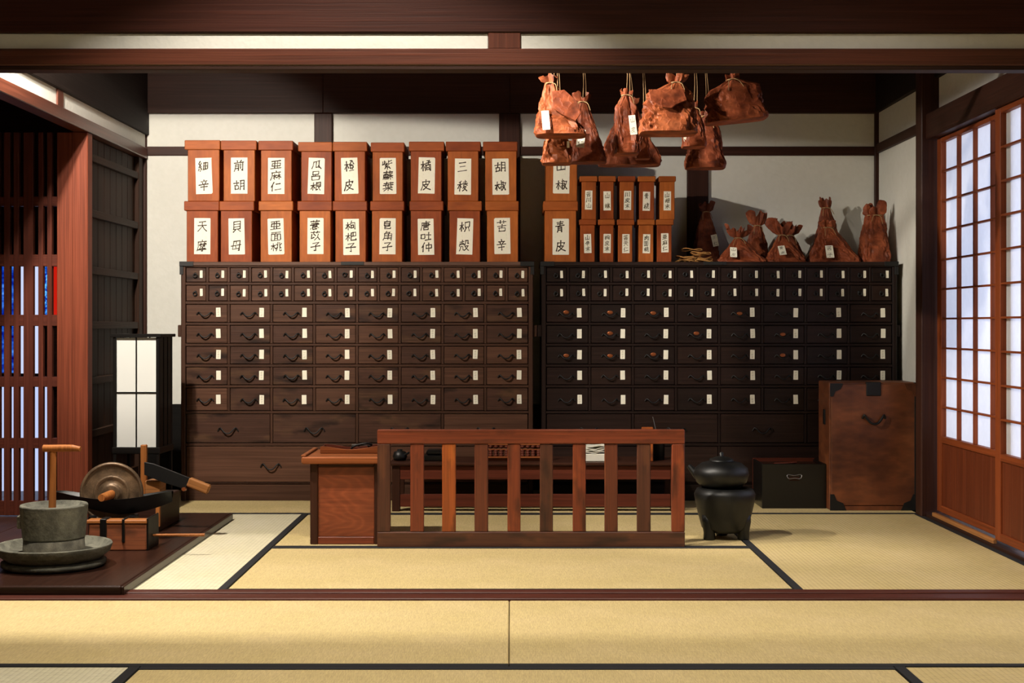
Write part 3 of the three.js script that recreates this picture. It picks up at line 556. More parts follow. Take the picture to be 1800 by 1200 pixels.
// ---------------------------------------------------------------- oiled paper bags
// ring by ring from the base to the neck and on to the frill; w, dep, h in metres; p: how long the bag stays wide
function bagGeometry({ w, dep, h, neck = 0.016, frill = 0.05, flare = 0.035, lean = 0, leanZ = 0, p = 1.4, crease = 1, twist = 0, tip = 0, shoulder = 0, base = 4.6 }) {
  const A = 60, rows = [], s0 = rr(0, 50);
  const push = (y, a, b, n, pleat, ox, oz) => rows.push({ y, a, b, n, pleat, ox, oz });
  push(0.0, w * 0.485, dep * 0.47, base, 0, 0, 0); push(h * 0.012, w * 0.5, dep * 0.5, base, 0, 0, 0);
  for (let k = 1; k <= 24; k++) { const t = k / 24, s = shoulder ? (t < 0.82 ? shoulder * t / 0.82 : shoulder + (1 - shoulder) * Math.pow((t - 0.82) / 0.18, 0.8)) : Math.pow(t, p); push(h * t, mix(w * 0.5, neck, s), mix(dep * 0.5, neck * 0.9, Math.pow(t, p * 0.9)), mix(base, 2, Math.pow(t, 1.5)), 0.16 * Math.pow(t, 1.5), lean * s, leanZ * s); }
  for (let k = 1; k <= 5; k++) { const t = k / 5; push(h + frill * t, mix(neck, flare, Math.sqrt(t)), mix(neck * 0.8, flare * 0.4, t), 2, 0.35, lean + lean * 0.15 * t + twist * t * frill, leanZ); }
  const P = [], pt = (r, i) => {
    const th = i / A * Math.PI * 2, c = Math.cos(th), s = Math.sin(th), e = 2 / r.n;
    let x = r.a * Math.sign(c) * Math.pow(Math.abs(c), e), z = r.b * Math.sign(s) * Math.pow(Math.abs(s), e);
    const q = noise3(c * 1.1 + s0, s * 1.1, r.y * 9), q2 = 1 - Math.abs(noise3(c * 1.7 - s0, s * 1.7 + r.y * 8, r.y * 15)) * 2, pl = 1 + r.pleat * Math.sin(th * 5 + s0 + r.y * 20 + 2 * noise3(c, s, s0)) + r.pleat * 0.7 * Math.sin(th * 4 - s0);
    const q3 = 1 - Math.abs(noise3(c * 3.1 + s0, s * 3.1 - r.y * 11, r.y * 24 + s0)) * 2;
    const amp = r.y < 0.001 ? 0 : Math.min(1, r.y / (h * 0.1)) * crease, f = pl + amp * (0.07 * q + 0.075 * q2 + 0.035 * q3);
    const ytop = r.y > h ? (r.y - h) * (0.55 * noise3(c * 0.9, s * 0.9, s0) + 0.12 * noise3(c * 2, s * 2, s0 + 9)) : 0;
    return [x * f + r.ox, r.y + ytop + tip * x * (r.y / h), z * f + r.oz];
  };
  for (let j = 0; j < rows.length - 1; j++) for (let i = 0; i < A; i++) {
    const a = pt(rows[j], i), b = pt(rows[j], i + 1), c = pt(rows[j + 1], i + 1), d = pt(rows[j + 1], i);
    P.push(...a, ...c, ...b, ...a, ...d, ...c);
  }
  for (let i = 0; i < A; i++) P.push(0, 0, 0, ...pt(rows[0], i), ...pt(rows[0], i + 1));
  let g = new THREE.BufferGeometry(); g.setAttribute('position', new THREE.BufferAttribute(new Float32Array(P), 3));
  g = toCreasedNormals(g, 0.22); return metreUV(g, 'y');
}
function bag(label, group, x, y, d, o, mat, { tagAt, tagKey = 'tag0', tagSize = [0.03, 0.06], knot = true, cord = 0, turn = 0, roll = 0, cordMat = M.cord, flap } = {}) {
  const t = thing('herb_bag', label, 'bag', [x, y, -d], group); t.rotation.set(0, turn, roll);
  part('pouch', bagGeometry(o), mat, t);
  const nx = o.lean || 0, nz = o.leanZ || 0, nr = (o.neck || 0.016) * 1.12;
  if (knot) {
    const ring = new THREE.TorusGeometry(nr, 0.0028, 6, 20); ring.rotateX(Math.PI / 2); ring.scale(1, 1, 0.95); ring.translate(nx, o.h, nz);
    const g = [plain(ring)];
    for (const s of [-1, 1]) g.push(tube([[nx + s * 0.004, o.h, nz + nr], [nx + s * 0.018, o.h - 0.008, nz + nr + 0.01], [nx + s * rr(0.02, 0.034), o.h - rr(0.03, 0.05), nz + nr + 0.018]], 0.0016, 10, 5));
    part('tie_cord', g, cordMat, t, 'pale tie cord');
  }
  if (cord) part('hanging_cord', [tube([[nx, o.h, nz], [nx + 0.004, o.h + cord * 0.5, nz], [nx, o.h + cord, nz]], 0.0016, 10, 5), tube([[nx + 0.012, o.h, nz + 0.006], [nx + 0.013, o.h + cord * 0.5, nz], [nx + 0.004, o.h + cord, nz]], 0.0014, 10, 5)], cordMat, t, 'pale hanging cord');
  if (tagAt) {
    const g = slip(tagSize[0], tagSize[1], tagKey, 0.08); g.rotateX(-(tagAt[3] ?? 0.25)); g.rotateZ(tagAt[4] ?? 0); g.translate(tagAt[0], tagAt[1], tagAt[2]);
    part('paper_tag', g, M.label, t, 'white paper tag');
  }
  if (flap) {                                               // a fold of the paper turned down over the front
    const q = new THREE.Shape(flap.pts.map(([a, b]) => new THREE.Vector2(a, b)));
    const g = new THREE.ExtrudeGeometry(q, { depth: 0.003, bevelEnabled: true, bevelSize: 0.0012, bevelThickness: 0.0012, bevelSegments: 1 }); g.rotateX(-flap.tilt); g.translate(...flap.at);
    part('folded_flap', metreUV(g, 'y'), flap.mat, t, 'folded over paper flap');
  }
  return t;
}
const onTop = 'leather bags on the black cabinet', DC = 6.78;
const bx = (px) => mx(px, DC), bw = (n) => n * DC / FOC;
bag('bag with grey tag standing in shadow against the wall post behind the straw cords', onTop, bx(1250), CT, 6.96, { w: 0.14, dep: 0.1, h: 0.27, p: 1.5, frill: 0.04 }, M.bags[3], { tagAt: [0.035, 0.12, 0.072, 0.1, 0.2], tagKey: 'tag3' });
bag('squat brown bag with white tag, next to the bundle of straw cords', onTop, bx(1302), CT, DC, { w: bw(84), dep: 0.17, h: 0.125, p: 1.1, frill: 0.05, flare: 0.05, lean: -0.012 }, M.bags[2], { tagAt: [-0.05, 0.05, 0.088, 0.5, -0.06], tagKey: 'tag0', tagSize: [0.034, 0.056] });
bag('brown bag with upright folded top, behind the two squat brown bags', onTop, bx(1338), CT, 6.97, { w: 0.15, dep: 0.09, h: 0.2, p: 1.2, frill: 0.06, flare: 0.04, lean: 0.015 }, M.bags[2]);
bag('squat brown bag with tilted white tag and tall crumpled top', onTop, bx(1382), CT, DC + 0.01, { w: bw(72), dep: 0.17, h: 0.14, p: 1.0, frill: 0.065, flare: 0.052, lean: -0.02 }, M.bags[2], { tagAt: [-0.035, 0.06, 0.085, 0.6, 0.12], tagKey: 'tag1', tagSize: [0.034, 0.056] });
bag('brown crumpled bag lying low between the squat bag and the tied bag', onTop, bx(1408), CT, 6.96, { w: 0.12, dep: 0.09, h: 0.15, p: 1.3, frill: 0.04, flare: 0.045, lean: -0.02 }, M.bags[3]);
bag('wide brown bag tied with a pale knot, white tag on its front', onTop, bx(1464), CT, DC - 0.01, { w: bw(90), dep: 0.18, h: 0.175, p: 1.05, neck: 0.026, frill: 0.03, flare: 0.03, lean: -0.03 }, M.bags[2], { tagAt: [-0.04, 0.052, 0.094, 0.45, 0.03], tagKey: 'tag2', tagSize: [0.038, 0.068] });
bag('tall brown bag with a looped cord round its neck, behind the knotted bag', onTop, bx(1471), CT, 6.965, { w: 0.18, dep: 0.1, h: 0.29, p: 1.15, neck: 0.02, frill: 0.045, flare: 0.028, lean: -0.012 }, M.bags[3]);
bag('slumped brown bag with a bright lower corner and hanging string', onTop, bx(1535), CT, DC - 0.02, { w: bw(48), dep: 0.15, h: 0.235, p: 1.7, neck: 0.034, frill: 0.05, flare: 0.04, lean: 0.0 }, M.bags[2], {});
bag('narrow brown bag pushed against the cabinet corner by the wall', onTop, bx(1562), CT, 6.945, { w: 0.085, dep: 0.12, h: 0.22, p: 2.0, neck: 0.014, frill: 0.035, flare: 0.014 }, M.bags[2], {});
{                                                            // coil of straw cords
  const g = [];
  for (let i = 0; i < 16; i++) {
    const cx0 = rr(-0.05, 0.05), r1 = rr(0.03, 0.052), r2 = rr(0.02, 0.045), y = 0.004 + 0.06 * rnd() * (1 - Math.abs(cx0) * 8), ph = rr(0, 6), pts = [];
    for (let k = 0; k < 9; k++) { const a = ph + k / 9 * Math.PI * 2; pts.push([cx0 + r1 * Math.cos(a), y + 0.006 + 0.006 * Math.sin(a * 2 + ph), r2 * Math.sin(a)]); }
    g.push(tube(pts, 0.0026, 30, 5, true));
  }
  for (let i = 0; i < 12; i++) { const x = rr(-0.1, 0.02); g.push(tube([[x, 0.004, rr(0, 0.05)], [x + rr(0.02, 0.05), 0.012, 0.05], [x + rr(0.05, 0.09), 0.005, rr(0.02, 0.07)]], 0.0018, 10, 4)); }
  single('straw_cord_bundle', g, M.straw, 'tangled bundle of straw cords lying on the black cabinet', 'cord', [mx(1219, 6.72), CT, -6.735]);
}
// hanging from a pole behind the lintel
const POLE = { y: 1.90, d: 5.15 };
{
  const o = thing('hanging_pole', 'bamboo pole carrying the hanging leather bags above the room', 'pole', [0.55, POLE.y, -POLE.d]);
  part('pole', rod([-0.75, 0, 0], [0.75, 0, 0], 0.014, 0.013, 16), M.stick, o);
  for (const s of [-0.6, 0.6]) part('hanger', rod([s, 0.014, 0], [s, 0.52, 0], 0.003), M.iron, o);
}
const hung = 'leather bags hanging from the pole';
function hangBag(label, px0, px1, pyB, pyN, d, o, mat, opt = {}) {  // limits of the pouch as seen, at its own distance
  const w = (px1 - px0) * d / FOC, y0 = my(pyB, d), h = (pyB - pyN) * d / FOC, n = y0 + h;
  bag(label, hung, mx((px0 + px1) / 2, d), y0, d, { w, h, ...o }, mat, { knot: opt.knot ?? true, cord: Math.max(0.05, POLE.y - n - 0.012), ...opt });
}
hangBag('bright orange brown bag with a long blank white tag, hanging over the sansho box', 943, 1030, 240, 147, 5.12, { dep: 0.15, p: 1.05, neck: 0.018, frill: 0.025, flare: 0.03, lean: -0.04, crease: 1.5 }, M.bags[0], { tagAt: [-0.06, 0.05, 0.075, 0.25, 0.08], tagKey: 'drawer9', tagSize: [0.028, 0.075], flap: { pts: [[-0.045, 0.07], [-0.04, 0], [-0.005, -0.025], [0.04, -0.05], [0.06, -0.02], [0.045, 0.03], [0.0, 0.075]], tilt: 0.32, at: [0.01, 0.095, 0.062], mat: M.bags[2] } });
hangBag('small crumpled copper brown bag hanging directly below the bright orange bag', 953, 1004, 289, 215, 5.26, { dep: 0.11, p: 1.6, neck: 0.014, frill: 0.02, flare: 0.02, crease: 1.8 }, M.bags[1], { tagAt: [0.042, 0.07, 0.052, 0.1, 0], tagKey: 'drawer8', tagSize: [0.01, 0.025] });
hangBag('brown bag with a written tag hanging behind the bright orange bag', 1000, 1066, 287, 180, 5.40, { dep: 0.1, p: 1.1, neck: 0.016, frill: 0.03, flare: 0.03, lean: -0.02 }, M.bags[3], { tagAt: [-0.03, 0.09, 0.062, 0.25, -0.1], tagKey: 'tag3', tagSize: [0.032, 0.075] });
hangBag('slim upright bag seen from its narrow side, with a pale written tag', 1080, 1122, 272, 168, 5.24, { dep: 0.12, shoulder: 0.3, neck: 0.016, frill: 0.02, flare: 0.02, crease: 1.2 }, M.bags[2], { tagAt: [0.016, 0.1, 0.1, 0.12, 0.1], tagKey: 'tag0', tagSize: [0.026, 0.075] });
hangBag('small reddish pouch hanging low between the slim bag and the broad bag', 1117, 1142, 280, 232, 5.35, { dep: 0.06, p: 1.6, neck: 0.01, frill: 0.02, flare: 0.014 }, M.bags[2], {});
hangBag('drooping brown bag hanging behind the broad orange bag', 1052, 1160, 292, 185, 5.58, { dep: 0.1, p: 1.2, neck: 0.018, frill: 0.03, flare: 0.03 }, M.bags[3], {});
hangBag('broad bright orange brown bag hanging in the middle of the row', 1124, 1224, 236, 146, 5.06, { dep: 0.17, shoulder: 0.36, neck: 0.02, frill: 0.03, flare: 0.03, lean: 0.03, crease: 1.1, tip: 0.05 }, M.bags[0], { flap: { pts: [[-0.075, 0.045], [-0.07, 0.0], [-0.03, -0.03], [0.005, -0.035], [0.02, -0.02], [0.06, 0.0], [0.05, 0.045]], tilt: 0.45, at: [0, 0.115, 0.068], mat: M.bags[2] } });
hangBag('small reddish brown bag hanging between the broad bag and the tilted bag', 1199, 1240, 260, 190, 5.28, { dep: 0.09, p: 1.8, neck: 0.012, frill: 0.02, flare: 0.016 }, M.bags[2], { tagAt: [-0.038, 0.035, 0.035, 0.1, 0.1], tagKey: 'drawer8', tagSize: [0.012, 0.03] });
hangBag('round topped brown bag hanging lowest of all, under the tilted bag', 1205, 1274, 297, 205, 5.47, { dep: 0.1, shoulder: 0.5, neck: 0.016, frill: 0.02, flare: 0.02 }, M.bags[3], {});
hangBag('wide brown bag hanging tilted at the end of the row by the plaster wall', 1241, 1348, 214, 140, 5.14, { dep: 0.13, shoulder: 0.3, neck: 0.02, frill: 0.02, flare: 0.02, crease: 1.2, tip: 0.10 }, M.bags[2], { roll: 0.1 });

// ---------------------------------------------------------------- counter lattice, desk and what lies on it
{
  const d = 5.232, x0 = mx(663, d), x1 = mx(1204, d), H = my(755, d), o = thing('counter_lattice', 'low red brown wooden lattice screen with eight worn uprights', 'lattice screen', [(x0 + x1) / 2, 0, -d]);
  const hw = (x1 - x0) / 2, k = d / FOC, c = mx(933.5, d), t = 0.03;
  const yb = 27 * k, yt = H - 25 * k;
  part('top_rail', bb(-hw, hw, yt, H, -t, 0, 'x', 0.003), M.worn, o);
  part('bottom_rail', bb(-hw, hw, 0, yb, -t, 0, 'x', 0.003), M.wornD, o);
  part('stile', bb(-hw, -hw + 23 * k, yb, yt, -t, -0.001, 'y', 0.003), M.wornD, o);
  part('stile', bb(hw - 23 * k, hw, yb, yt, -t, -0.001, 'y', 0.003), M.worn, o);
  [[721, 745], [777, 801], [834, 858], [892, 915], [949, 972], [1007, 1030], [1063, 1086], [1120, 1144]].forEach(([a, b], i) =>
    part('upright', bb(mx(a, d) - c, mx(b, d) - c, yb, yt, -t + 0.006, -0.004, 'y', 0.003), [M.worn, M.wornC, M.wornB, M.worn, M.wornD, M.worn, M.wornB, M.wornD][i], o));
  for (const s of [-1, 1]) part('foot', bb(s * (hw - 0.03) - 0.02, s * (hw - 0.03) + 0.02, 0, 0.03, -0.06, -t, 'z', 0.003), M.wornD, o);
}
{
  const d = 5.30, x0 = mx(545, d), x1 = -0.505, o = thing('side_cabinet', 'small red brown cabinet with overhanging top next to the lattice screen', 'cabinet', [(x0 + x1) / 2, 0, -d]);
  const hw = (x1 - x0) / 2, top = 0.343, dep = 0.3;
  part('top_board', bb(-hw - 0.03, hw, top - 0.028, top, -dep, 0.03, 'x', 0.005), M.deskTop, o);
  part('end_cleat', bb(-hw - 0.031, -hw - 0.012, top, top + 0.008, -dep, 0.026, 'z', 0.003), M.deskTop, o);
  part('body', bb(-hw + 0.006, hw - 0.002, 0.02, top - 0.028, -dep + 0.02, -0.02, 'y', 0.002), M.deskDark, o);
  part('stile', bb(-hw, -hw + 0.03, 0, top - 0.028, -0.03, 0, 'y', 0.003), M.deskDark, o);
  part('stile', bb(hw - 0.03, hw, 0, top - 0.028, -0.03, 0, 'y', 0.003), M.deskDark, o);
  part('rail', bb(-hw + 0.03, hw - 0.03, 0, 0.03, -0.028, -0.001, 'x', 0.003), M.worn, o);
  part('rail', bb(-hw + 0.03, hw - 0.03, top - 0.042, top - 0.028, -0.028, -0.002, 'x', 0.003), M.deskDark, o);
  part('panel', bb(-hw + 0.03, hw - 0.03, 0.03, top - 0.042, -0.018, -0.008, 'x', 0.002), M.desk, o, 'panel with flame grain');
  for (const s of [-1, 1]) part('back_leg', bb(s * (hw - 0.016) - 0.014, s * (hw - 0.016) + 0.014, 0, 0.02, -dep + 0.02, -dep + 0.05, 'y', 0.002), M.deskDark, o);
  // tray with wavy rim on it
  const t = thing('wooden_tray', 'shallow wooden tray with a wavy rim on the small cabinet', 'tray', [mx(617, 5.44), top, -5.47]);
  const shape = (z, w) => { const p = []; for (let i = 0; i <= 20; i++) { const a = i / 20; p.push([(a - 0.5) * w, 0.021 + 0.006 * Math.cos(a * Math.PI * 2), z]); } return p; };
  const strip = (z) => { const s = new THREE.Shape(), p = shape(0, 0.235); s.moveTo(-0.1175, 0.003); p.forEach(([x, y]) => s.lineTo(x, y)); s.lineTo(0.1175, 0.003); const g = new THREE.ExtrudeGeometry(s, { depth: 0.008, bevelEnabled: true, bevelSize: 0.001, bevelThickness: 0.001, bevelSegments: 1 }); g.translate(0, 0, z); return metreUV(g, 'x'); };
  part('base', bb(-0.118, 0.118, 0, 0.006, -0.06, 0.06, 'x', 0.002), M.deskRed, t);
  part('rim', strip(0.052), M.deskTop, t); part('rim', strip(-0.06), M.deskRed, t);
  part('rim', bb(-0.119, -0.112, 0.004, 0.026, -0.053, 0.053, 'z', 0.002), M.deskRed, t); part('rim', bb(0.112, 0.119, 0.004, 0.026, -0.053, 0.053, 'z', 0.002), M.deskRed, t);
  const ink = thing('scissors', 'small black iron snips lying in the wavy wooden tray', 'scissors', [mx(633, 5.46), top + 0.006, -5.47]);
  part('blade', [bb(-0.035, 0.03, 0.02, 0.026, -0.006, 0.004, 'x', 0.001)], M.steel, ink);
  part('handle', [tube([[0.03, 0.016, -0.012], [0.045, 0.024, 0], [0.03, 0.03, 0.012], [0.0, 0.026, 0.01], [-0.02, 0.02, 0.004], [-0.034, 0.012, 0.0], [-0.036, 0.004, 0]], 0.0045, 30, 6)], M.iron, ink);
}
{
  const d = 6.24, x0 = mx(688, d), x1 = mx(1194, d), H = 0.224, cx = (x0 + x1) / 2, hw = (x1 - x0) / 2, dep = 0.3;
  const o = thing('writing_desk', 'long low dark writing desk behind the lattice screen', 'desk', [cx, 0, -d]);
  part('desk_top', bb(-hw - 0.01, hw + 0.01, H - 0.014, H, -dep, 0.012, 'x', 0.003), M.deskDark, o);
  for (const s of [-1, 1]) for (const z of [-0.02, -dep + 0.03]) part('leg', bb(s * (hw - 0.02) - 0.018, s * (hw - 0.02) + 0.018, 0, H - 0.014, z - 0.016, z + 0.016, 'y', 0.002), M.deskDark, o);
  part('apron', bb(-hw + 0.038, hw - 0.038, my(843, d), H - 0.016, -0.03, -0.008, 'x', 0.002), M.deskRed, o);
  part('stretcher', bb(-hw + 0.038, hw - 0.038, my(891, d), my(869, d), -0.03, -0.008, 'x', 0.002), M.deskRed, o);
  const Y = H, on = (px, dd) => mx(px, dd);
  const a = thing('abacus', 'wooden abacus with dark beads on the writing desk', 'abacus', [on(900, 6.36), Y, -6.36]); a.rotation.x = 0.75; a.position.y += 0.03;
  const aw = 0.17;
  part('frame', [bb(-aw, aw, 0, 0.022, 0.035, 0.045, 'x', 0.002), bb(-aw, aw, 0, 0.022, -0.045, -0.035, 'x', 0.002), bb(-aw, -aw + 0.01, 0, 0.022, -0.036, 0.036, 'z', 0.001), bb(aw - 0.01, aw, 0, 0.022, -0.036, 0.036, 'z', 0.001), bb(-aw, aw, 0.008, 0.018, -0.014, -0.009, 'x', 0.001)], M.deskTop, a);
  const bead = lathe([[0.0015, -0.006], [0.0115, 0], [0.0015, 0.006]], 12); bead.rotateX(Math.PI / 2);
  for (let i = 0; i < 13; i++) {
    const x = -aw + 0.022 + i * 0.0247; part('wire', rod([x, 0.014, -0.036], [x, 0.014, 0.036], 0.0014, 0.0014, 6), M.iron, a);
    for (const z of [0.028, 0.014, 0.001, -0.026]) part('bead', moved(bead, x, 0.018, z), M.deskRed, a);
  }
  const k = thing('inkstone_box', 'black inkstone box on the writing desk', 'inkstone', [on(763, 6.36), Y, -6.36]);
  part('base', bb(-0.05, 0.05, 0, 0.026, -0.06, 0.06, 'x', 0.004), M.lacquer, k); part('stone', bb(-0.034, 0.034, 0.026, 0.05, -0.045, 0.045, 'x', 0.008), M.lacquer, k);
  const j = thing('water_dropper', 'small dark water pot beside the inkstone box', 'pot', [on(703, 6.34), Y, -6.34]);
  part('pot', lathe([[0, 0], [0.026, 0], [0.034, 0.018], [0.028, 0.04], [0.012, 0.046], [0.012, 0.052], [0, 0.053]], 24), M.ironPlain, j); part('spout', rod([0.02, 0.025, 0.015], [0.045, 0.04, 0.03], 0.007, 0.004, 8), M.ironPlain, j);
  const n = thing('account_book', 'crumpled white paper account book on the writing desk', 'book', [on(1046, 6.34), Y, -6.34]);
  const sheet = (w, dp, y, amp, s) => { const g = new THREE.BoxGeometry(w, 0.003, dp, 14, 1, 10), p = g.attributes.position; for (let i = 0; i < p.count; i++) { const x = p.getX(i), z = p.getZ(i); p.setY(i, p.getY(i) + y + amp * (0.5 + 0.5 * noise3(x * 14 + s, z * 12, s)) + amp * 1.2 * Math.max(0, x / w)); } g.computeVertexNormals(); return metreUV(g, 'x'); };
  part('page_block', bb(-0.05, 0.05, 0, 0.036, -0.07, 0.06, 'x', 0.003), M.page, n, 'stack of folded pages');
  for (let i = 0; i < 4; i++) part('page', sheet(0.1 - i * 0.006, 0.12, 0.038 + i * 0.008, 0.012, i * 3 + 1), M.page, n);
  const q = thing('brush_stand', 'dark brush stand with one long brush at the end of the writing desk', 'brush stand', [on(1160, 6.3), Y, -6.38]);
  part('holder', lathe([[0, 0], [0.03, 0], [0.032, 0.09], [0.028, 0.09], [0.026, 0.01], [0, 0.01]], 24), M.blackWood, q);
  part('brush', rod([0.02, 0.012, 0], [-0.025, 0.20, 0.0], 0.0022, 0.0018, 8), M.steel, q);
  const e = single('wooden_block', bb(-0.026, 0.026, 0, 0.158, -0.015, 0.015, 'x', 0.003), M.wornC, 'small orange wooden rack standing on the writing desk', 'block', [on(1137, 6.32), Y, -6.30]);
}
// ---------------------------------------------------------------- iron brazier and kettle
{
  const d = 5.46, o = thing('iron_brazier', 'round black iron brazier on three feet standing on the mat', 'brazier', [mx(1274, d), 0, -d]);
  part('bowl', lathe([[0, 0.026], [0.07, 0.028], [0.092, 0.045], [0.107, 0.1], [0.118, 0.15], [0.122, 0.178], [0.112, 0.198], [0.094, 0.204], [0.088, 0.2], [0.09, 0.16], [0, 0.1]], 48), M.ironPlain, o);
  for (let i = 0; i < 3; i++) { const a = i / 3 * Math.PI * 2 + 0.52, c = Math.cos(a) * 0.078, s = Math.sin(a) * 0.078; const g = lathe([[0, 0], [0.021, 0], [0.024, 0.006], [0.023, 0.03], [0.03, 0.07], [0.03, 0.1], [0, 0.1]], 20); part('foot', moved(g, c, 0, s), M.ironPlain, o); }
  const k = thing('iron_kettle', 'black iron kettle sitting on the brazier', 'kettle', [mx(1268, d), 0.196, -d]);
  part('body', lathe([[0, 0], [0.07, 0.004], [0.1, 0.03], [0.11, 0.06], [0.105, 0.085], [0.08, 0.105], [0.05, 0.112], [0.046, 0.116], [0, 0.118]], 48), M.ironPlain, k);
  part('lid', lathe([[0.05, 0.114], [0.046, 0.122], [0.02, 0.13], [0.006, 0.133], [0.009, 0.145], [0, 0.15]], 32), M.ironPlain, k);
  part('spout', rod([-0.09, 0.05, -0.03], [-0.125, 0.09, -0.045], 0.018, 0.01, 12), M.ironPlain, k);
}
// ---------------------------------------------------------------- chest and black box
{
  const d = 6.277, x0 = mx(1459, d), x1 = mx(1612, d), H = my(672, d), hw = (x1 - x0) / 2, dep = 0.235;
  const o = thing('travel_chest', 'brown wooden chest with drop handle and iron corners by the dark post', 'chest', [(x0 + x1) / 2, 0, -d]);
  part('body', bb(-hw, hw, 0, H, -dep, -0.012, 'y', 0.004), M.chest, o);
  part('front_board', bb(-hw + 0.006, hw - 0.006, 0.022, H - 0.008, -0.014, 0, 'y', 0.003), M.chest, o);
  part('rail', bb(-hw + 0.002, hw - 0.002, 0, 0.02, -0.014, 0.001, 'x', 0.002), M.chest, o);
  const tri = (s, y, f, c) => { const q = new THREE.Shape([new THREE.Vector2(0, 0), new THREE.Vector2(-s * c, 0), new THREE.Vector2(-s * c * 0.8, f * c * 0.45), new THREE.Vector2(-s * c * 0.4, f * c * 0.62), new THREE.Vector2(-s * c * 0.25, f * c), new THREE.Vector2(0, f * c)]); const g = new THREE.ExtrudeGeometry(q, { depth: 0.002, bevelEnabled: false }); g.translate(s * hw, y, 0.0005); return plain(g); };
  for (const s of [-1, 1]) { part('corner_iron', tri(s, 0, 1, 0.075), M.iron, o, 'black iron corner'); part('corner_iron', tri(s, H - 0.004, -1, 0.06), s > 0 ? M.chest : M.iron, o); }
  part('edge_strip', bb(hw - 0.012, hw + 0.001, 0, H, -0.014, 0.002, 'y', 0.001), M.iron, o);
  part('hasp', bb(-0.034, 0.034, H - 0.062, H + 0.002, -0.02, 0.005, 'y', 0.003), M.iron, o, 'black iron hasp');
  part('handle', [tube([[-0.052, H - 0.165, 0.004], [-0.045, H - 0.15, 0.012], [-0.034, H - 0.165, 0.016], [-0.018, H - 0.184, 0.018], [0, H - 0.19, 0.018], [0.018, H - 0.184, 0.018], [0.034, H - 0.165, 0.016], [0.045, H - 0.15, 0.012], [0.052, H - 0.165, 0.004]], 0.0056, 36, 8)], M.iron, o, 'black iron drop handle');
  part('side_lock', bb(-hw - 0.004, -hw + 0.001, H - 0.2, H - 0.13, -0.13, -0.09, 'y', 0.002), M.iron, o);
  const e = 6.345, b = thing('lacquer_box', 'open black lacquered box with a pale ring pull in front of the cabinet', 'box', [mx(1396, e), 0, -e]);
  const bw2 = (1451 - 1338) * e / FOC / 2, bh = my(815, e);
  part('front', bb(-bw2, bw2, 0, bh, -0.012, 0, 'x', 0.002), M.lacquer, b);
  part('side', bb(-bw2, -bw2 + 0.01, 0, bh, -0.24, -0.012, 'z', 0.002), M.lacquer, b); part('side', bb(bw2 - 0.01, bw2, 0, bh, -0.24, -0.012, 'z', 0.002), M.lacquer, b);
  part('back', bb(-bw2, bw2, 0, bh + 0.004, -0.252, -0.24, 'x', 0.002), M.deskRed, b, 'red brown inside'); part('tray', bb(-bw2 + 0.01, bw2 - 0.01, 0.0, bh - 0.012, -0.24, -0.012, 'x', 0.002), M.deskDark, b);
  part('ring_pull', tube([[-0.03, bh - 0.05, 0.003], [-0.034, bh - 0.056, 0.006], [-0.026, bh - 0.068, 0.008], [0, bh - 0.066, 0.009], [0.026, bh - 0.068, 0.008], [0.034, bh - 0.056, 0.006], [0.03, bh - 0.05, 0.003], [0, bh - 0.054, 0.003]], 0.0022, 40, 6, true), M.steel, b, 'pale metal pull');
  part('plate', bb(-0.024, 0.024, bh - 0.078, bh - 0.06, 0, 0.003, 'x', 0.001), M.deskDark, b);
  single('wooden_spatula', rod([-0.055, 0.0, 0], [0.055, 0.006, -0.02], 0.006, 0.004, 8), M.deskRed, 'thin wooden spatula lying in the open black box', 'spatula', [mx(1385, e), bh - 0.006, -e - 0.05]);
}
// ---------------------------------------------------------------- left: work board with mill, roller mill and cutter
const BT = 0.03, bo = [mx(0, 4.4), -1.232];
{
  const o = thing('work_board', 'dark lacquered wooden board lying on the pale mat', 'board', [-1.43, 0, -5.14]);
  part('board', bb(-0.325, 0.198, 0, BT, -0.84, 0.835, 'z', 0.004), M.boardBlack, o);
  part('edge_strip', bb(0.198, 0.208, 0, BT - 0.002, -0.84, 0.84, 'z', 0.002), M.boardBlack, o);
  part('edge_strip', bb(-0.325, 0.198, 0, BT - 0.002, 0.835, 0.842, 'x', 0.002), M.boardBlack, o);
}
{
  const d = 4.66, k = d / FOC, o = thing('stone_hand_mill', 'grey stone hand mill in a wide stone dish with wooden crank', 'hand mill', [mx(95, d), BT, -d]);
  part('foot_ring', lathe([[0, 0], [0.155, 0], [0.172, 0.008], [0.172, 0.02], [0.16, 0.026], [0, 0.026]], 64), M.stone, o);
  part('dish', lathe([[0, 0.022], [0.15, 0.024], [0.185, 0.05], [0.193, 0.072], [0.19, 0.077], [0.182, 0.074], [0.165, 0.052], [0, 0.048]], 64), M.stone, o);
  part('lower_stone', lathe([[0, 0.045], [0.1, 0.045], [0.102, 0.05], [0.1, 0.095], [0, 0.096]], 56), M.stonePale, o);
  part('upper_stone', lathe([[0, 0.097], [0.101, 0.097], [0.103, 0.102], [0.112, 0.205], [0.11, 0.211], [0.098, 0.211], [0.09, 0.198], [0.03, 0.188], [0, 0.188]], 56), M.stone, o);
  part('crank_post', rod([-0.006, 0.19, 0], [-0.003, 0.40, 0], 0.0125, 0.011, 14), M.stick, o, 'round wooden post');
  part('crank_grip', [rod([-0.035, 0.401, 0], [0.066, 0.403, 0.012], 0.0125, 0.012, 14), rod([0.066, 0.403, 0.012], [0.095, 0.4, 0.016], 0.012, 0.0085, 14)], M.stick, o, 'turned wooden grip');
  part('wedge', bb(-0.118, -0.1, 0.13, 0.175, 0.0, 0.03, 'y', 0.004), M.stonePale, o);
}
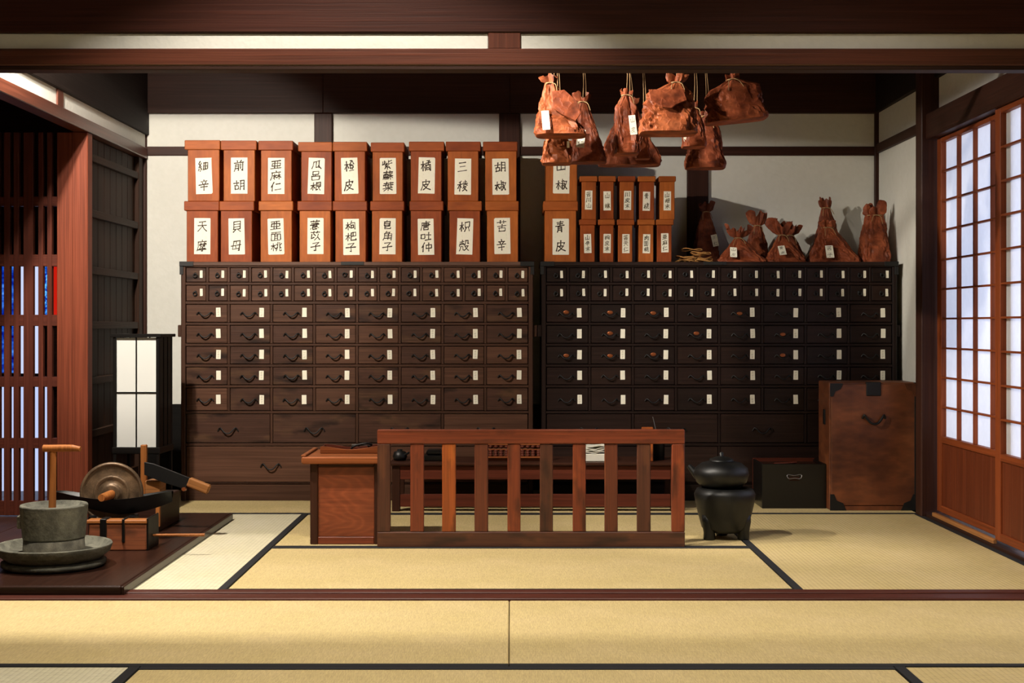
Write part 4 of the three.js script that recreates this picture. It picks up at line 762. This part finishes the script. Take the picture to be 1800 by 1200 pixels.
{
  // roller mill: iron boat and wheel
  const d = 5.24, o = thing('roller_mill', 'iron boat shaped herb grinder with a round wheel', 'herb grinder', [mx(200, d), BT, -d]);
  const n = 28, P = [], L = 0.225;
  const sec = (t) => { const u = t * 2 - 1, y = 0.105 + 0.05 * u * u, h = 0.055 * Math.sqrt(Math.max(0.02, 1 - u * u * 0.9)), w = 0.055 * Math.sqrt(Math.max(0.03, 1 - u * u)) + 0.006; return [[-w, y + h + 0.012 * u * u], [-w * 0.5, y + h * 0.35], [0, y - 0.01], [w * 0.5, y + h * 0.35], [w, y + h + 0.012 * u * u], [w - 0.006, y + h + 0.012 * u * u], [w * 0.42, y + h * 0.4], [0, y + 0.002], [-w * 0.42, y + h * 0.4], [-w + 0.006, y + h + 0.012 * u * u]].map(([z, yy]) => [u * L, yy, z]); };
  for (let i = 0; i < n; i++) { const a = sec(i / n), b = sec((i + 1) / n); for (let j = 0; j < 10; j++) { const e = (j + 1) % 10; P.push(...a[j], ...b[j], ...b[e], ...a[j], ...b[e], ...a[e]); } }
  for (const [t, f] of [[0, 1], [1, -1]]) { const a = sec(t); for (let j = 1; j < 9; j++) P.push(...a[0], ...(f > 0 ? a[j] : a[j + 1]), ...(f > 0 ? a[j + 1] : a[j])); }
  let g = new THREE.BufferGeometry(); g.setAttribute('position', new THREE.BufferAttribute(new Float32Array(P), 3)); g = toCreasedNormals(g, 0.6);
  part('boat', metreUV(g, 'x'), M.ironPlain, o);
  part('pedestal', [bb(-0.09, -0.06, 0, 0.095, -0.03, 0.03, 'y', 0.004), bb(0.06, 0.09, 0, 0.095, -0.03, 0.03, 'y', 0.004), bb(-0.06, 0.06, 0.02, 0.05, -0.02, 0.02, 'x', 0.003)], M.iron, o);
  const wheel = lathe([[0, -0.012], [0.03, -0.012], [0.104, -0.008], [0.111, -0.004], [0.113, 0], [0.112, 0.006], [0.107, 0.011], [0.102, 0.009], [0.098, 0.004], [0.066, 0.006], [0.062, 0.011], [0.056, 0.012], [0.052, 0.008], [0.036, 0.01], [0.033, 0.018], [0.026, 0.022], [0, 0.022]], 64); wheel.rotateX(Math.PI / 2); wheel.rotateY(0.18); wheel.scale(1.05, 1.05, 1); wheel.translate(-0.008, 0.178, 0);
  part('wheel', wheel, M.wheel, o, 'brown iron wheel');
  const ax = [-0.008, 0.199, 0];
  part('axle', [rod([-0.008 - 0.012, 0.178, -0.09], [-0.008 + 0.012, 0.178, 0.06], 0.014, 0.014, 14), rod([0.004, 0.178, 0.05], [-0.012, 0.174, 0.12], 0.017, 0.014, 14)], M.stick, o, 'worn wooden axle');
  const s = thing('wooden_stand', 'worn reddish wooden block stand with a thin peg, before the iron grinder', 'stand', [mx(206, 4.975), BT, -4.975]);
  part('body', bb(-0.105, 0.106, 0, 0.098, -0.14, 0, 'x', 0.004), M.stand, s);
  part('top_edge', bb(-0.112, 0.108, 0.098, 0.112, -0.05, 0.004, 'x', 0.003), M.stick, s, 'bare wooden edge');
  part('side_plate', bb(0.106, 0.113, 0.0, 0.118, -0.15, -0.002, 'y', 0.002), M.blackWood, s);
  part('strap', bb(-0.062, -0.038, -0.0, 0.116, -0.06, 0.006, 'y', 0.002), M.blackWood, s, 'dark strap');
  part('strap', bb(0.018, 0.028, 0.03, 0.116, -0.06, 0.006, 'y', 0.002), M.blackWood, s, 'dark strap');
  part('peg', rod([0.11, 0.046, -0.07], [0.302, 0.046, -0.075], 0.005, 0.006, 10), M.stick, s, 'thin pale peg');
}
{
  const d = 5.42, o = thing('herb_cutter', 'herb cutting bench with a long black blade and pale handle', 'herb cutter', [-1.52, BT, -d]);
  part('bench', bb(-0.1, 0.118, 0, 0.128, -0.34, -0.008, 'z', 0.004), M.bench, o);
  part('front_edge', bb(0.105, 0.121, 0.02, 0.14, -0.02, 0.003, 'y', 0.003), M.stick, o, 'bare wooden edge');
  part('upright', bb(0.018, 0.042, 0.128, 0.338, -0.12, -0.096, 'y', 0.003), M.stick, o, 'pale wooden upright');
  part('block', bb(0.04, 0.104, 0.128, 0.195, -0.17, -0.08, 'x', 0.004), M.block, o, 'pale wooden block');
  const q = new THREE.Shape([[0.045, 0.27], [0.08, 0.264], [0.232, 0.205], [0.2, 0.166], [0.125, 0.19], [0.045, 0.222]].map(([x, y]) => new THREE.Vector2(x, y)));
  const g = new THREE.ExtrudeGeometry(q, { depth: 0.008, bevelEnabled: true, bevelSize: 0.0015, bevelThickness: 0.0015, bevelSegments: 1 }); g.translate(0, 0, -0.07);
  part('blade', metreUV(g, 'x'), M.iron, o, 'black iron blade');
  const h = bb(-0.045, 0.045, -0.019, 0.019, -0.016, 0.016, 'x', 0.005); h.rotateZ(-0.38); h.translate(0.262, 0.177, -0.066);
  part('handle', h, M.block, o, 'pale wooden handle');
  part('pivot', rod([0.2, 0.16, -0.09], [0.206, 0.166, -0.04], 0.008, 0.008, 10), M.bronze, o);
}
{
  // paper lantern
  const d = 6.1, x0 = mx(199, d), x1 = mx(281, d), hw = (x1 - x0) / 2, o = thing('floor_lantern', 'tall black framed lantern with white paper panes standing by the boarded door', 'lantern', [(x0 + x1) / 2, 0, -d - 0.11]);
  o.rotation.y = -0.04;
  const y0 = my(786, d), y1 = my(594, d), z = 0.105, s = 0.014;
  for (const a of [-1, 1]) for (const b of [-1, 1]) part('post', bb(a * (hw - s / 2) - s / 2, a * (hw - s / 2) + s / 2, 0, y1 + 0.012, b * (z - s / 2) - s / 2, b * (z - s / 2) + s / 2, 'y', 0.002), M.blackWood, o);
  part('top_frame', [bb(-hw - 0.012, hw + 0.012, y1 + 0.004, y1 + 0.018, z - 0.018, z + 0.01, 'x', 0.002), bb(-hw - 0.012, hw + 0.012, y1 + 0.004, y1 + 0.018, -z - 0.01, -z + 0.018, 'x', 0.002), bb(-hw - 0.012, -hw + 0.016, y1 + 0.004, y1 + 0.018, -z, z, 'z', 0.002), bb(hw - 0.016, hw + 0.012, y1 + 0.004, y1 + 0.018, -z, z, 'z', 0.002)], M.blackWood, o);
  part('shelf', bb(-hw - 0.004, hw + 0.004, y0 - 0.03, y0, -z - 0.004, z + 0.004, 'x', 0.003), M.blackWood, o);
  part('base', bb(-hw - 0.012, hw + 0.012, 0, 0.09, -z - 0.012, z + 0.012, 'x', 0.004), M.blackWood, o);
  const ym = (y0 + y1) / 2;
  for (const a of [-1, 1]) for (const k of [-1, 0, 1]) part('side_board', bb(a * (hw - 0.006) - 0.005, a * (hw - 0.006) + 0.005, y0, y1 + 0.004, k * 0.062 - 0.024, k * 0.062 + 0.024, 'y', 0.001), M.blackWood, o);
  for (const [rot, half] of [[0, hw], [Math.PI / 2, z], [Math.PI, hw], [-Math.PI / 2, z]]) {
    const f = rot === 0 || rot === Math.PI ? z - 0.008 : hw - 0.013, in2 = half - s;
    const turn = (g) => { g.rotateY(rot); return g; };
    for (const a of [-1, 1]) for (const [ya, yb] of [[y0, ym - 0.002], [ym + 0.002, y1]]) { const g = new THREE.PlaneGeometry(in2 - 0.003, yb - ya); g.translate(a * in2 / 2, (ya + yb) / 2, f); part('paper_pane', turn(metreUV(g, 'x', 0, 0)), M.lampPaper, o, 'white paper pane'); }
    part('bar', turn(bb(-0.003, 0.003, y0, y1 + 0.004, f - 0.002, f + 0.005, 'y', 0.001)), M.blackWood, o);
    part('bar', turn(bb(-in2, in2, ym - 0.003, ym + 0.003, f - 0.002, f + 0.0055, 'x', 0.001)), M.blackWood, o);
  }
}
// ---------------------------------------------------------------- lit displays seen through the lattice
function screen(label, px0, px1, py0, py1, d, hex, power, tex) {
  const x0 = mx(px0, d), x1 = mx(px1, d), y0 = my(py1, d), y1 = my(py0, d), o = thing('light_box', label, 'light box', [(x0 + x1) / 2, y0, -d], 'lit displays behind the lattice');
  const w = x1 - x0, h = y1 - y0;
  part('housing', bb(-w / 2 - 0.004, w / 2 + 0.004, -0.004, h + 0.004, -0.06, -0.003, 'x', 0.002), M.iron, o);
  const g = new THREE.PlaneGeometry(w, h); g.translate(0, h / 2, 0);
  part('lit_face', plain(g), std(0x050505, { emissive: hex, emissiveIntensity: power, roughness: 0.5, ...(tex ? { emissiveMap: tex } : {}) }), o, 'glowing face');
  const l = new THREE.RectAreaLight(hex, power * 0.25, w, h); l.position.set(0, h / 2, 0.01); l.lookAt(0, h / 2, 1); l.rotation.set(0, Math.PI, 0); o.add(l);
}
const blueTex = texture(64, 256, (u, v) => { const a = fbm(u, v, 6, 30, 5, 3); return [clamp(a * 1.6 - 0.55), clamp(a * 1.7 - 0.35), clamp(0.25 + a)]; }, 1, 1);
screen('bright white light box standing behind the wide slat of the lattice', 30, 71, 466, 656, 7.0, 0xd6e0ff, 0.95);
screen('patterned blue display panel beside the white light box, toward the corridor', -60, 27, 466, 655, 7.02, 0x7fa0ff, 0.9, blueTex);
screen('patterned pale blue display panel beside the red panel', 74, 85, 466, 560, 7.03, 0x9fd0ff, 1.3, blueTex);
screen('glowing red display panel beside the door post', 89, 101, 466, 562, 7.04, 0xe02010, 0.75);
screen('long low white light box along the bottom of the lattice', -60, 86, 668, 868, 7.05, 0xc8d6ff, 0.95);
// ---------------------------------------------------------------- lamp fittings that carry the lights above
function fitting(label, [x, y, d, tx, ty, td], group) {
  const o = thing('track_spotlight', label, 'spotlight', [x, y, -d], group);
  const dir = V(tx - x, ty - y, -(td - d)).normalize();
  const q = new THREE.Quaternion().setFromUnitVectors(V(0, -1, 0), dir);
  const can = new THREE.CylinderGeometry(0.022, 0.03, 0.09, 20, 1, true); can.translate(0, 0.055, 0); can.applyQuaternion(q);
  const cap = new THREE.CylinderGeometry(0.022, 0.022, 0.006, 20); cap.translate(0, 0.1, 0); cap.applyQuaternion(q);
  part('can', [plain(can), plain(cap)], M.lamp ??= std(0x111111, { roughness: 0.5, side: THREE.DoubleSide }), o);
  const face = new THREE.CircleGeometry(0.02, 20); face.rotateX(Math.PI / 2); face.translate(0, 0.03, 0); face.applyQuaternion(q);
  part('lens', plain(face), M.lens ??= std(0x111111, { emissive: WARM, emissiveIntensity: 2 }), o);
  return o;
}
LAMPS.forEach((a, i) => fitting(['track floodlight behind the lintel pointing straight down', 'track spotlight behind the lintel nearest the boarded door', 'track spotlight behind the lintel aimed at the iron brazier'][i], a, 'spotlights behind the lintel'));
HALL_SPOTS.forEach((a, i) => fitting(['ceiling spotlight of the hall on the side of the stone mill', 'ceiling spotlight of the hall on the side of the paper screens'][i], a, 'spotlights of the hall'));
{
  const h = thing('ceiling_panel', 'flat light panel in the ceiling of the hall', 'ceiling light', [HALL_PANEL.x, HALL_PANEL.y, -HALL_PANEL.d]);
  part('frame', bb(-HALL_PANEL.w / 2 - 0.02, HALL_PANEL.w / 2 + 0.02, 0.01, 0.04, -HALL_PANEL.h / 2 - 0.02, HALL_PANEL.h / 2 + 0.02, 'x', 0.002), M.lamp, h);
  part('diffuser', bb(-HALL_PANEL.w / 2, HALL_PANEL.w / 2, 0.003, 0.01, -HALL_PANEL.h / 2, HALL_PANEL.h / 2, 'x', 0.001), std(0x222222, { emissive: WARM, emissiveIntensity: 0.5 }), h);
  const b = thing('back_light_panel', 'tall pale blue light panel outside the paper screens', 'light panel', [BACKLIGHT.x + 0.01, BACKLIGHT.y - BACKLIGHT.h / 2, -BACKLIGHT.d]);
  part('panel', bb(0.002, 0.03, 0, BACKLIGHT.h, -BACKLIGHT.w / 2, BACKLIGHT.w / 2, 'y', 0.002), std(0x444444, { emissive: COOL, emissiveIntensity: 0.6 }), b);
}
renderer.render(scene, camera);
